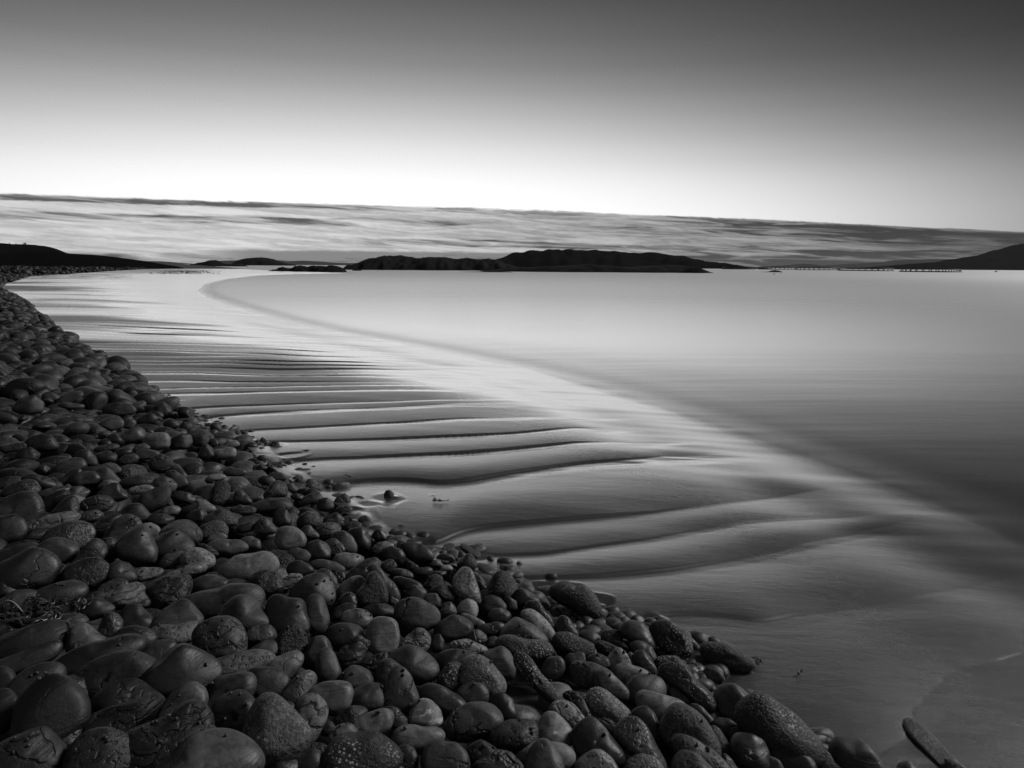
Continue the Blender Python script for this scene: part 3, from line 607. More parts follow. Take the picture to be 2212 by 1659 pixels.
B ds|1930,160 1960,120 2030,125 2080,160 2040,210 1950,220
B db|1995,100 2050,0 2100,-42 2180,-25 2240,40 2270,120 2210,200 2080,200 2010,160|dark angular block with a cracked top at the edge of the sand|cracked angular block
B ds|2130,190 2170,170 2250,220 2260,290 2180,300
B pl|200,110 230,30 300,-15 400,0 400,60 310,110
C db|300,150 350,90 440,38 560,55 650,85 710,140 750,220 770,300 750,350 640,340 480,270 360,210|large black barnacled boulder standing clear on the sand|black sand boulder
C db|300,260 340,220 420,235 530,285 620,350 540,360 420,330 320,300|low slanting slab half sunk in wet sand below a black boulder|low sunk slab
C ds|0,150 30,115 80,105 180,150 250,200 270,250 170,240 60,270 10,230
C dt|110,240 170,222 230,230 300,290 350,380 370,450 300,430 200,340 120,300
C pt|60,340 110,300 170,285 240,320 320,410 380,500 350,570 260,530 150,420
C mt|365,430 400,365 440,345 490,370 540,440 580,510 500,540 400,510|pitted cone shaped stone in front of the black boulder|pitted cone
C mb|350,560 400,505 500,500 600,520 680,570 715,640 650,690 500,680 390,630|grey oval speckled with white barnacles on its top|barnacle topped oval
C db|30,690 70,670 120,690 230,810 320,910 430,1050 400,1100 320,1060 180,950 60,830 0,760|long barnacled bar running diagonally down to the right|diagonal barnacled bar
C ms|260,770 320,715 400,703 460,740 470,800 400,870 290,880 240,830
C ds|460,720 500,670 570,648 620,670 635,740 560,790 480,780
C ds|640,720 700,685 770,675 830,710 850,770 770,810 660,790
C mt|480,830 510,770 570,745 700,760 810,800 880,850 800,920 650,960 530,920|pitted grey stone with a row of winkles along its crest|winkle crested stone
C ps|820,760 840,690 890,640 930,630 990,680 1030,760 970,830 870,830|pale upright egg with a winkle near its tip|pale upright egg
C ms|980,690 1030,660 1080,760 1040,800 1000,770
C ds|1050,700 1080,665 1140,655 1200,700 1250,800 1240,870 1150,830 1070,770
C ms|1020,610 1070,575 1140,568 1210,610 1255,690 1230,750 1150,720 1050,660
C dl|700,600 740,570 830,575 920,620 1010,680 900,690 750,680
C ds|830,565 940,560 1000,590 1030,650 930,620
C ms|945,490 970,420 1030,400 1110,410 1200,480 1240,560 1240,630 1150,600 1010,560|smooth grey dome next to a square barnacled block at the sand edge|smooth edge dome
C db|1190,470 1250,420 1340,405 1440,420 1540,470 1555,560 1545,650 1440,690 1300,620 1220,540|big square shouldered barnacled block standing in wet sand|square barnacled block
C db|770,530 800,480 880,470 950,480 950,560 850,590 780,570
C db|1240,760 1280,715 1370,690 1450,700 1520,760 1540,820 1440,850 1290,820
C db|1635,680 1650,620 1730,600 1880,610 1990,650 2085,710 2050,760 1920,790 1760,770 1660,730|long dark oval boulder lying alone on the sand, pointed at its right|pointed sand oval
C ds|1640,860 1690,805 1750,795 1810,830 1830,880 1760,910 1680,920|small dark stone in a puddle below the pointed sand oval|puddle stone
C ps|890,840 910,790 980,768 1080,775 1160,810 1195,850 1130,920 1000,950 910,900|smooth pale bun with a winkle towards its right end|smooth pale bun
C ms|700,920 720,860 780,832 850,850 930,910 1010,980 990,1060 880,1050 760,1000
C ms|985,1040 1000,960 1060,890 1180,860 1280,870 1315,930 1310,1020 1200,1080 1060,1110 1000,1090|smooth blunt grey stone with a rounded shoulder, right of centre|blunt shouldered stone
C dt|1270,870 1310,815 1400,790 1490,810 1580,880 1680,950 1740,1030 1750,1100 1680,1130 1550,1050 1400,960 1300,930|long dark pitted stone sloping down beside the sand|long dark slope
C ms|1315,990 1360,935 1450,915 1530,940 1590,1020 1580,1090 1480,1110 1360,1050
C ps|1085,1090 1110,1040 1160,1028 1320,1045 1450,1065 1510,1110 1510,1160 1400,1230 1250,1240 1110,1160|smooth pale wedge with a winkle on its left corner|pale corner wedge
C ms|1760,1060 1800,990 1890,960 1980,975 2050,1020 2075,1080 2040,1180 1930,1250 1810,1190 1770,1120|round glossy stone with a dent in its face at the sand edge|dented round stone
C mb|1280,1290 1310,1210 1400,1150 1480,1132 1560,1160 1620,1220 1700,1310 1760,1410 1760,1520 1600,1560 1400,1470 1300,1400|big hunched stone freckled all over with barnacles|freckled hunched stone
C pb|650,1090 670,1030 740,992 820,1015 920,1080 1010,1140 1025,1210 960,1270 820,1230 700,1170|pale capsule tilted down to the right with barnacle clusters|barnacled capsule
C dr|440,1040 480,1008 560,1005 640,1020 660,1080 620,1150 500,1100
C dr|530,1100 580,1055 620,1080 680,1190 700,1250 620,1260 560,1180
C pw|320,1170 380,1105 450,1088 520,1110 590,1180 650,1270 600,1340 480,1280 380,1220|pale stone scored with wavy grooves and one winkle|wavy grooved stone
C ps|220,1330 250,1230 300,1193 380,1210 470,1280 525,1350 500,1440 380,1480 240,1450|smooth pale shield shaped stone with a looping crack|shield shaped stone
C dt|-200,1400 -100,1300 0,1250 130,1240 210,1280 215,1380 180,1480 20,1520 -120,1500
C ds|520,1410 570,1330 650,1270 710,1265 800,1340 900,1430 965,1510 940,1580 780,1620 580,1540|large dark roof shaped stone with two winkles on its right slope|dark roof stone
C mt|890,1400 930,1320 1000,1265 1080,1262 1150,1320 1230,1430 1310,1560 1350,1650 1250,1650 1080,1560 950,1480|long grey pitted stone running down to the bottom edge|long pitted tongue
C ds|1030,1220 1100,1160 1160,1147 1220,1180 1270,1270 1290,1400 1220,1410 1130,1320
C dc|720,1270 780,1235 860,1250 950,1310 900,1380 800,1330
C ps|40,1530 80,1475 200,1460 330,1455 440,1465 510,1510 520,1580 440,1650 150,1640 60,1590
C mc|120,1620 160,1520 230,1455 290,1445 350,1490 420,1590 440,1700 300,1780 130,1740|cone shaped stone in front of a pale flat one at the bottom edge|bottom cone
C pt|560,1659 620,1590 700,1540 760,1537 840,1580 900,1659 900,1780 600,1780|pale round crown with a dark spot rising from the bottom edge|pale bottom crown
C pb|990,1659 1040,1600 1130,1550 1200,1560 1290,1610 1330,1680 1200,1760 1020,1750
C mt|1365,1510 1390,1450 1450,1425 1560,1440 1700,1490 1820,1570 1900,1659 1820,1700 1600,1640 1420,1580|long grey stone near the bottom edge with winkles on its back|winkle backed stone
C mb|1350,1640 1400,1580 1490,1548 1600,1560 1700,1610 1780,1680 1700,1780 1400,1780
C mb|1720,1330 1780,1340 1850,1410 1900,1480 1870,1540 1780,1520 1730,1420
C ms|1530,1140 1600,1130 1680,1160 1750,1240 1720,1290 1620,1230
C ds|1720,1290 1790,1245 1870,1245 1960,1290 1980,1340 1880,1390 1760,1360
C db|1980,1250 2050,1180 2110,1110 2180,1095 2240,1130 2330,1160 2420,1190 2520,1270 2620,1360 2650,1440 2590,1510 2420,1540 2200,1500 2020,1380|largest black barnacled boulder, at the lower right edge of the cobbles|largest black boulder
C ms|1880,1400 1930,1355 2000,1345 2100,1370 2200,1440 2150,1500 1950,1480
C ds|1910,1450 1960,1405 2060,1400 2150,1420 2200,1500 2210,1600 2120,1680 1980,1640 1920,1540|smooth dark stone with creases, below the largest black boulder|creased smooth stone
C dt|1770,1620 1840,1560 1900,1600 1980,1680 1850,1720
D ds|580,1540 610,1475 690,1450 790,1455 870,1510 940,1600 970,1680 850,1760 680,1720 600,1640|smooth glossy dark oval lying on sand at the bottom edge|glossy dark oval
D ds|40,1560 130,1520 280,1497 350,1530 380,1620 360,1720 150,1720 60,1660
D mb|420,1550 480,1540 560,1570 660,1650 580,1720 430,1680
D ms|0,1590 80,1600 130,1659 100,1740 -40,1740
D db|1210,1370 1250,1340 1330,1355 1450,1430 1580,1530 1690,1620 1670,1655 1560,1625 1400,1540 1270,1450|narrow weedy slab half buried in sand at the lower right|half buried slab
D mb|1550,1630 1620,1620 1690,1645 1750,1700 1600,1720
E ms|-40,720 60,650 180,617 250,635 290,700 300,790 240,850 100,880 -40,860|big grey boulder shaped stone at the left edge|big left edge stone
E ds|-40,830 0,795 100,800 160,850 185,930 140,1000 -40,1020
E pr|240,850 330,800 440,785 580,787 660,820 600,880 420,950 280,910|broad flat pale stone with a rough top in the left|broad flat rough stone
E mt|420,960 480,890 580,855 680,855 750,900 770,970 720,1050 600,1090 470,1040|large even grey pitted egg in the left|large pitted egg
E ms|330,1100 370,1040 440,998 510,1000 600,1055 630,1110 590,1170 460,1220 350,1170
E mt|610,1210 680,1130 760,1040 830,1005 880,1060 890,1130 820,1210 700,1250
E ms|1030,1020 1090,960 1190,870 1250,862 1300,940 1320,1100 1300,1190 1180,1200 1060,1110|tall grey kite shaped stone with an edge down its right|kite shaped stone
E ds|1310,1040 1350,970 1430,930 1530,925 1600,1000 1650,1080 1600,1140 1450,1160 1330,1120|dark trapezoid stone with several winkles, right of a kite shaped stone|dark trapezoid
E mc|1370,900 1420,850 1520,825 1620,850 1700,910 1720,990 1660,1050 1550,1000 1400,960
E ps|1235,860 1300,847 1360,880 1375,930 1330,980 1270,930
E ms|890,960 950,890 1040,810 1110,795 1180,850 1190,930 1050,1000 930,1000
E dl|800,860 880,800 980,795 1050,810 960,880 900,950 830,920
E ds|940,800 1030,740 1130,693 1200,700 1250,780 1270,840 1180,850 1060,830
E ds|1270,800 1330,768 1420,780 1510,825 1440,870 1320,860
E mt|690,790 750,750 830,745 890,790 840,830 720,830
E dc|715,690 750,640 840,615 920,630 960,690 910,740 790,750
E ds|450,760 520,690 600,635 640,640 655,720 640,800 520,810
E ds|0,1080 120,1050 240,1045 300,1090 250,1160 60,1200 -40,1150
E ds|-40,1220 100,1170 260,1115 330,1150 400,1220 420,1300 330,1400 100,1420 -40,1380|very large dark stone with a sloping facet at the left edge|facetted left stone
E dr|350,1150 440,1150 520,1220 570,1290 500,1360 420,1340 390,1240
E dt|590,1260 640,1200 750,1172 840,1190 900,1260 890,1340 780,1400 620,1370
E ds|910,1270 960,1210 1040,1190 1110,1220 1165,1300 1150,1360 1030,1380 930,1330
E pt|1140,1240 1230,1230 1340,1255 1400,1280 1330,1330 1200,1340
E ms|1395,1170 1440,1115 1530,1100 1580,1120 1570,1190 1480,1230 1410,1220
E pt|1580,1150 1600,1095 1680,1067 1760,1080 1830,1150 1835,1220 1750,1260 1620,1240
E pt|1390,1280 1480,1250 1640,1215 1750,1207 1795,1245 1740,1300 1600,1310 1450,1310|slim pale pitted stone above the craggy broken rock|slim pale stone
E pc|1930,1230 1980,1170 2060,1120 2150,1105 2280,1110 2360,1170 2390,1260 2300,1330 2100,1340 1960,1300|large pale stone with a dark crack running down its front|dark cracked pale stone
E ms|1780,1030 1860,995 1960,990 2060,1010 2120,1060 2130,1100 2000,1130 1850,1090
E dl|1700,1040 1750,1015 1830,1060 1890,1130 1820,1140
E mb|1710,920 1760,860 1860,838 1930,850 1960,920 1940,980 1830,970 1740,970
E mb|1740,850 1800,770 1900,730 1980,760 2040,840 2030,890 1900,860|arched stone with a rim of barnacles like a helmet|helmet stone
E ps|1790,980 1840,945 1910,940 1965,980 1900,1010 1810,1010
E ms|2060,1010 2110,970 2180,965 2240,1010 2240,1080 2150,1070
E ds|1620,780 1680,740 1750,735 1790,780 1750,840 1650,830
E ps|1680,720 1720,655 1770,650 1820,700 1860,740 1780,770 1700,760|pale roof shaped stone beside a helmet shaped one|small pale roof
E ps|1400,740 1440,705 1520,703 1560,740 1510,780 1420,775|pale flat wedge lying in shade left of a small roof shaped stone|shaded pale wedge
E dc|1185,650 1240,590 1360,555 1440,560 1450,620 1400,710 1280,750 1200,710|dark cracked boulder in the middle of the cobble bank|dark middle boulder
E ds|860,590 920,540 980,508 1020,520 1050,580 1085,640 1000,660 900,640
E pt|1110,560 1150,530 1250,525 1320,545 1290,590 1160,590
E ms|575,590 640,540 700,540 760,590 700,640 610,640
E ds|490,620 560,605 660,610 710,650 690,720 560,700 490,670
E ms|330,590 420,550 530,545 590,575 520,610 380,620
E mt|65,560 120,510 230,487 300,500 325,570 280,620 120,630
E ds|220,440 300,425 390,460 460,545 380,560 260,490
E ds|-20,480 60,455 150,460 190,490 120,540 -20,540
E ms|610,480 640,430 720,413 800,425 840,475 800,520 670,525|smooth grey cushion shaped stone in the left of the bank|smooth cushion
E ms|825,430 870,380 930,375 970,420 1030,520 960,510 860,490
E ds|490,480 570,420 640,392 690,410 640,470 550,510
E pt|860,510 910,478 980,480 1020,520 950,545 870,540
E mt|1325,510 1360,455 1420,445 1480,480 1515,530 1480,590 1380,560
E dc|1040,500 1100,455 1200,437 1290,470 1320,510 1250,540 1100,530
E ds|1420,450 1470,395 1520,400 1590,460 1610,530 1530,560 1450,520
E db|1810,640 1830,560 1880,500 1940,490 1980,540 1970,640 1900,690 1830,680|dark upright tombstone shaped stone sprinkled with barnacles|tombstone shaped stone
E dr|1290,310 1340,265 1400,250 1450,290 1490,360 1420,400 1320,380
E ms|500,370 560,310 630,285 690,310 720,370 650,410 540,415
E ds|670,260 710,225 770,225 810,290 820,360 760,350 690,320
E ds|250,140 300,90 370,85 430,120 470,210 400,230 280,200
E ms|990,120 1080,60 1180,25 1230,50 1235,120 1150,150 1050,150|big wedge shaped grey stone in the upper middle of the bank|upper grey wedge
E ps|1255,160 1270,100 1340,72 1440,80 1460,120 1440,200 1340,220 1265,200|pale square block right of a big grey wedge|pale square block
E ds|1460,170 1500,110 1570,80 1640,95 1650,160 1600,210 1500,200
E ds|835,260 860,232 930,230 990,270 980,320 880,330 840,300
E ds|970,240 1030,210 1100,210 1135,250 1060,280 990,280
E ps|1840,240 1880,205 1980,195 2030,220 2020,280 1930,300 1860,280|pale flat topped stone close to the sand|pale flat top
E ds|1710,270 1740,200 1780,163 1830,200 1840,270 1780,300
E ps|1780,460 1810,430 1900,427 1955,455 1910,480 1810,480|small bright bar shaped pebble above a tombstone shaped stone|bright bar pebble
E ms|1930,390 2000,365 2100,395 2140,430 2060,445 1950,430
E ds|1500,600 1560,570 1640,600 1690,660 1640,690 1540,650
E db|1650,80 1720,65 1790,75 1800,140 1760,190 1680,170
E mt|1160,200 1200,170 1250,160 1290,210 1220,230 1140,230
E mt|0,170 100,165 200,160 250,190 200,220 20,230
E ds|160,250 200,205 260,205 325,265 290,310 190,310
E mt|820,210 870,175 960,168 1030,190 980,220 870,230
E ml|2010,700 2080,695 2212,730 2180,780 2050,770 1975,735
E ps|1920,180 1980,125 2040,130 2070,180 2000,200
E mt|1030,300 1080,260 1160,262 1190,300 1120,340 1050,330
E ms|1150,260 1200,220 1280,215 1370,245 1340,290 1220,300
E ms|890,370 950,345 1010,365 1040,410 960,430 890,410
E ds|2020,630 2050,565 2090,560 2150,620 2180,690 2100,690 2040,660
E ds|2040,900 2100,840 2160,830 2200,870 2180,920 2080,930
E ds|180,970 240,915 330,910 390,960 330,1000 220,1010
E ds|70,1040 150,1005 270,1005 360,1050 280,1090 130,1080
E dt|870,1040 920,985 990,990 1040,1060 1040,1140 930,1150
F db|70,590 130,500 200,474 250,500 270,560 250,620 150,640 80,630|dark peaked stone at the edge of the sand above a long dark bar|dark peaked edge stone
F ms|95,430 150,405 220,415 285,460 230,490 140,470
F ds|15,470 60,437 130,445 170,490 130,530 50,510
F ds|420,540 450,505 510,500 570,550 500,570 430,565
F dt|330,480 370,460 430,485 400,505 340,500
F ms|250,510 310,500 380,560 330,590 270,570
F ms|390,650 420,610 500,588 560,600 575,640 500,680 410,685
F ds|-60,690 20,655 130,640 240,642 290,680 310,740 250,770 50,750 -50,730|long dark bar shaped stone lying level near the sand edge|long dark bar
F ds|525,680 550,640 610,630 660,665 670,720 610,750 540,730|almost spherical dark stone at the edge of the sand|dark sphere
F mc|675,660 710,610 770,590 820,640 820,690 750,700 690,690|grey angular stone at the head of a bright sand gully|gully head stone
F ml|665,730 700,705 790,695 835,720 810,770 730,760
F ds|150,800 170,750 220,725 270,745 310,820 290,870 200,880 155,850
F db|350,800 380,755 460,750 530,785 565,850 520,890 400,880 355,850
F mc|0,840 60,800 110,820 160,890 170,940 80,950 0,920
F pc|180,960 200,890 260,875 340,895 400,950 425,1010 400,1060 280,1090 190,1040|large pale round stone with a fine wandering crack|pale wandering crack stone
F ms|385,920 420,870 470,870 520,930 550,980 470,980 400,960
F mw|505,900 550,850 620,843 700,855 740,900 700,950 600,980 540,960|grey stone with a scooped notch in its upper side near the sand|scooped stone
F ds|575,810 640,775 700,755 770,830 740,850 600,840
F ds|575,830 640,808 720,815 775,865 700,890
F db|770,890 810,840 860,825 920,870 900,920 800,930
F mt|865,820 900,785 950,780 1000,830 1020,870 950,870
F ds|790,930 830,895 930,885 980,910 990,1000 970,1090 880,1080 810,1010|tall dark polished block beside the sand|dark polished block
F ms|640,970 690,920 760,918 830,970 870,1060 850,1120 760,1110 670,1040
F dt|590,1020 640,985 690,985 750,1040 770,1090 700,1150 620,1110
F ds|430,1060 470,1010 540,998 610,1030 640,1090 630,1160 530,1180 450,1130
F mc|270,1120 300,1070 360,1057 430,1090 470,1140 430,1190 310,1190
F ds|995,960 1030,905 1080,900 1130,950 1130,1000 1050,1010
F pt|990,1060 1050,1015 1130,1008 1200,1040 1150,1100 1050,1110
F ds|1085,1100 1100,1050 1180,1045 1260,1080 1290,1140 1260,1210 1150,1200|black round ended stone left of a big smooth black boulder|black round end
F ds|1225,1050 1250,1015 1350,1015 1430,1035 1510,1090 1545,1150 1500,1190 1380,1190 1290,1130|big smooth black boulder jutting onto the sand|smooth black boulder
F ps|665,1160 710,1110 780,1100 880,1125 960,1160 900,1220 780,1250 690,1210
F ms|460,1200 500,1165 570,1158 680,1190 780,1260 720,1290 560,1250
F ds|270,1230 310,1180 380,1175 450,1210 500,1270 430,1310 300,1300|plain dark half round stone in the middle of the cobbles|plain half round
F ms|750,1330 830,1240 940,1170 1030,1155 1080,1200 1060,1260 930,1320 800,1380|grey wing shaped stone sloping up to the right|wing shaped stone
F dt|-60,1310 30,1260 100,1250 180,1280 225,1370 220,1450 100,1480 -20,1430
F ms|520,1260 580,1240 640,1260 690,1330 700,1410 640,1400
F ds|650,1300 700,1265 760,1275 770,1330 710,1390
F dc|1075,1200 1120,1165 1180,1165 1220,1220 1160,1290 1090,1260
F mt|1160,1270 1210,1235 1290,1245 1350,1290 1360,1330 1260,1330
F ds|1150,1310 1210,1298 1330,1330 1420,1380 1450,1420 1380,1460 1250,1400 1170,1360|low black wave shaped stone behind a leaning slab|black wave stone
F ds|1340,1260 1400,1232 1500,1230 1555,1260 1480,1300 1380,1300
F ds|1285,1220 1330,1185 1390,1200 1410,1240 1330,1260
F ms|1495,1210 1530,1165 1570,1170 1590,1220 1530,1225
F ms|1585,1180 1620,1150 1680,1180 1640,1190
F db|1590,1080 1630,1030 1690,1020 1730,1050 1680,1100 1620,1100|dark barnacled stone half sunk at the mouth of a sand hollow|hollow mouth stone
F mb|1730,1030 1780,1015 1860,1050 1940,1100 1930,1150 1880,1140 1820,1090|low ragged rock sloping in the sand right of a sand hollow|low ragged rock
F db|1725,1200 1770,1140 1840,1108 1880,1140 1915,1210 1880,1260 1780,1250|pyramid shaped dark stone standing at the sand edge|sand edge pyramid
F ps|1580,1250 1620,1210 1680,1210 1710,1250 1640,1270
F db|1430,1390 1490,1310 1560,1290 1610,1320 1620,1400 1540,1430
F dt|1450,1300 1530,1265 1640,1265 1690,1280 1600,1320 1480,1340
F db|1100,600 1125,565 1170,560 1195,590 1185,640 1130,655|small knobbly dark rock standing in its own sand pool|pool rock
F dt|1040,690 1070,668 1130,672 1180,690 1120,705 1050,705|low dark stone sunk in sand below a pool|sunk stone
F dt|965,700 990,683 1025,695 1010,715 975,715
F dt|915,770 945,740 985,745 1000,770 960,785
F dt|1110,830 1150,812 1200,830 1160,850 1120,848|small flat dark pebble alone on open sand|lone sand pebble
F ms|175,360 205,342 235,360 220,385 185,380
F ds|75,350 110,330 160,355 140,375 90,370
F ds|0,360 50,335 105,375 60,395 10,390
F ds|0,290 30,260 75,262 110,295 60,310
F dr|120,170 150,140 190,145 207,185 170,200 130,195|small dark pointed stone out on the sand in a bright puddle|puddle edge stone
F dr|30,130 55,105 90,130 70,165 40,155
F ds|0,200 40,190 60,210 20,220
F dt|1870,1280 1930,1290 2000,1380 1960,1400 1890,1340
F dt|1910,1340 1960,1360 2000,1410 1950,1440
F ds|290,610 350,590 410,610 400,660 320,640
F mc|400,590 450,550 520,555 570,600 480,600
G ds|845,990 870,945 960,930 1040,955 1075,1000 1040,1030 930,1030|broad dark dome shaped stone in the upper part of the bank|upper dark dome
G ms|800,1100 860,1060 930,1050 975,1075 970,1130 890,1150
G dt|1245,990 1255,950 1310,925 1370,960 1370,1010 1320,1040 1260,1020|dark bulky stone at the sand edge by a bright runnel|runnel stone
G ds|970,930 1000,850 1060,812 1100,850 1110,910 1050,930 990,900|dark standing block on the upper edge of the bank|standing block
G ms|1130,890 1140,850 1190,830 1210,850 1180,890 1150,905
G ms|130,970 190,900 270,880 320,940 310,1000 220,1020|large rounded stone far up the left of the bank|upper left hump
G ds|110,740 170,680 200,700 230,740 160,760
G ds|1050,790 1070,765 1110,765 1140,790 1120,820 1060,815
G ds|1120,800 1135,778 1170,782 1195,820 1170,835
G ms|490,930 530,920 640,950 680,970 600,985 500,965
G ds|810,720 840,700 910,695 945,730 920,755 840,750
G ds|700,640 740,630 790,680 750,690
G mt|980,1070 1010,1055 1065,1065 1085,1100 1050,1140 990,1120
G ds|1110,1070 1150,1025 1220,1015 1260,1060 1220,1100 1140,1100
G dt|1180,1010 1220,990 1280,1000 1310,1040 1270,1065
G dc|1450,1110 1480,1080 1530,1090 1550,1130 1500,1150 1455,1140
G ds|1640,1110 1680,1088 1730,1100 1745,1118 1690,1125
G ms|1080,950 1110,920 1150,930 1200,980 1150,995 1090,975
G ms|350,860 400,840 470,880 480,910 420,920 360,890
G ds|1310,1090 1360,1065 1420,1070 1445,1110 1400,1140 1340,1120
""".strip().splitlines()
TONE = {'d': .020, 'm': .047, 'p': .155}
TW = {'d': 'dark', 'm': 'grey', 'p': 'pale'}
SW_ = {'s': 'smooth', 'c': 'cracked', 't': 'pitted', 'b': 'barnacled', 'l': 'layered', 'r': 'rough', 'm': 'marbled', 'g': 'ringed', 'w': 'grooved'}
KINDS = ['s', 'c', 't', 'b', 'l', 'r', 'm', 'g', 'w']

def stone_material(kind):
    mt, T, out = mat_new(SW_[kind] + '_stone')
    tc = T.new('ShaderNodeTexCoord').outputs['Object']; oi = T.new('ShaderNodeObjectInfo').outputs['Random']
    off = T.vec(T.m('MULTIPLY', oi, 37.0), T.m('MULTIPLY', oi, 91.0), T.m('MULTIPLY', oi, 13.0))
    va = T.new('ShaderNodeVectorMath', operation='ADD'); T.l.new(tc, va.inputs[0]); T.l.new(off, va.inputs[1]); pos = va.outputs[0]
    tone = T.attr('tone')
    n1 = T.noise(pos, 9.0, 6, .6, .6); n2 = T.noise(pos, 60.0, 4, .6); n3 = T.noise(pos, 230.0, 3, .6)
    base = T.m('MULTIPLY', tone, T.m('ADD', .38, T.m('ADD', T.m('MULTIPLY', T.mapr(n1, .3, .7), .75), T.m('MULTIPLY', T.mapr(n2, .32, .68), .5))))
    h = T.m('ADD', T.m('ADD', T.m('MULTIPLY', n2, .35), T.m('MULTIPLY', n3, .14)), T.m('MULTIPLY', T.noise(pos, 24, 4, .6), .25)); r0, r1 = .46, .68
    # hairline cracks: borders of large warped cells
    wv = T.new('ShaderNodeVectorMath', operation='MULTIPLY_ADD'); T.l.new(T.noise(pos, 7.0, 4, .6, out='Color'), wv.inputs[0]); wv.inputs[1].default_value = (.16,)*3; T.l.new(pos, wv.inputs[2])
    def cracks(sc, wd): return T.m('MAXIMUM', T.mapr(T.voro(wv.outputs[0], sc, 'DISTANCE_TO_EDGE'), 0, wd), T.mapr(T.noise(pos, 6.5, 3), .47, .56))
    if kind in 's':
        c = T.mix(T.mapr(T.noise(pos, 5, 3), .5, .62), 1.0, cracks(5.0, .025)); h = T.m('ADD', T.m('MULTIPLY', h, .7), T.m('MULTIPLY', c, .5)); base = T.m('MULTIPLY', base, T.mix(c, .5, 1)); r0, r1 = .42, .62
    elif kind in 'cm':
        c = cracks(5.5, .03); h = T.m('ADD', h, T.m('MULTIPLY', c, 1.1)); base = T.m('MULTIPLY', base, T.mix(c, .35, 1))
    elif kind == 't':
        pit = T.mapr(T.noise(pos, 75, 3, .55), .34, .5); h = T.m('ADD', h, T.m('MULTIPLY', pit, .38)); base = T.m('MULTIPLY', base, T.mix(pit, .45, 1.05)); r0, r1 = .38, .6
    elif kind == 'b':
        gr = T.mapr(T.noise(pos, 90, 4, .65), .35, .6)
        v = T.voro(pos, 95); lim = T.mapr(T.noise(pos, 7, 3), .5, .66)
        spot = T.m('MULTIPLY', T.mapr(v, .42, .22), lim)
        h = T.m('ADD', T.m('ADD', h, T.m('MULTIPLY', gr, .4)), T.m('MULTIPLY', spot, .7)); base = T.mix(spot, T.m('MULTIPLY', base, T.mix(gr, .5, 1.1)), .34); r0, r1 = .42, .65
    elif kind in 'lrw':
        w = T.new('ShaderNodeTexWave', wave_type='BANDS', bands_direction='Z'); T.l.new(pos, w.inputs[0]); w.inputs['Scale'].default_value = {'l': 16, 'r': 9, 'w': 12}[kind]; w.inputs['Distortion'].default_value = {'l': 5, 'r': 11, 'w': 6}[kind]; w.inputs['Detail'].default_value = 4; w.inputs['Detail Scale'].default_value = 1.6
        wf = w.outputs['Fac']; gz = T.mapr(wf, .0, .35)
        h = T.m('ADD', h, T.m('MULTIPLY', T.m('ADD', T.m('MULTIPLY', gz, .8), T.m('MULTIPLY', cracks(9, .06), .6)), 1.2)); base = T.m('MULTIPLY', base, T.mix(gz, .5, 1.05))
    elif kind == 'g':
        w = T.new('ShaderNodeTexWave', wave_type='RINGS', rings_direction='SPHERICAL'); T.l.new(tc, w.inputs[0]); w.inputs['Scale'].default_value = 22; w.inputs['Distortion'].default_value = 1.2
        base = T.m('MULTIPLY', base, T.mix(w.outputs['Fac'], .6, 1.1)); h = T.m('ADD', h, T.m('MULTIPLY', w.outputs['Fac'], .15))
    if kind == 'm': base = T.mix(T.mapr(T.noise(pos, 16, 5, .6, 1.5), .52, .6), base, .42)
    ln = T.new('ShaderNodeTexNoise'); sq = T.new('ShaderNodeMapping'); sq.inputs['Scale'].default_value = (6, 14, 90); sq.inputs['Rotation'].default_value = (.5, .3, .2); T.l.new(pos, sq.inputs[0]); T.l.new(sq.outputs[0], ln.inputs['Vector']); ln.inputs['Scale'].default_value = 1.0; ln.inputs['Detail'].default_value = 5
    h = T.m('ADD', h, T.m('MULTIPLY', T.mapr(ln.outputs['Fac'], .36, .5), .12)); base = T.m('MULTIPLY', base, T.mix(T.mapr(ln.outputs['Fac'], .33, .5), .82, 1.0))
    rough = T.mix(T.mapr(n1, .3, .7), r0, r1)
    principled(T, out, base, rough, h, .7, .006, spec=.45)
    return mt
MT_ST = {k: stone_material(k) for k in KINDS}

def icosphere(sub):
    import bmesh
    bm = bmesh.new(); bmesh.ops.create_icosphere(bm, subdivisions=sub, radius=1.0)
    V = np.array([v.co[:] for v in bm.verts]); Fc = np.array([[v.index for v in f.verts] for f in bm.faces]); bm.free(); return V, Fc
ICO = {s: icosphere(s) for s in (3, 4, 5)}

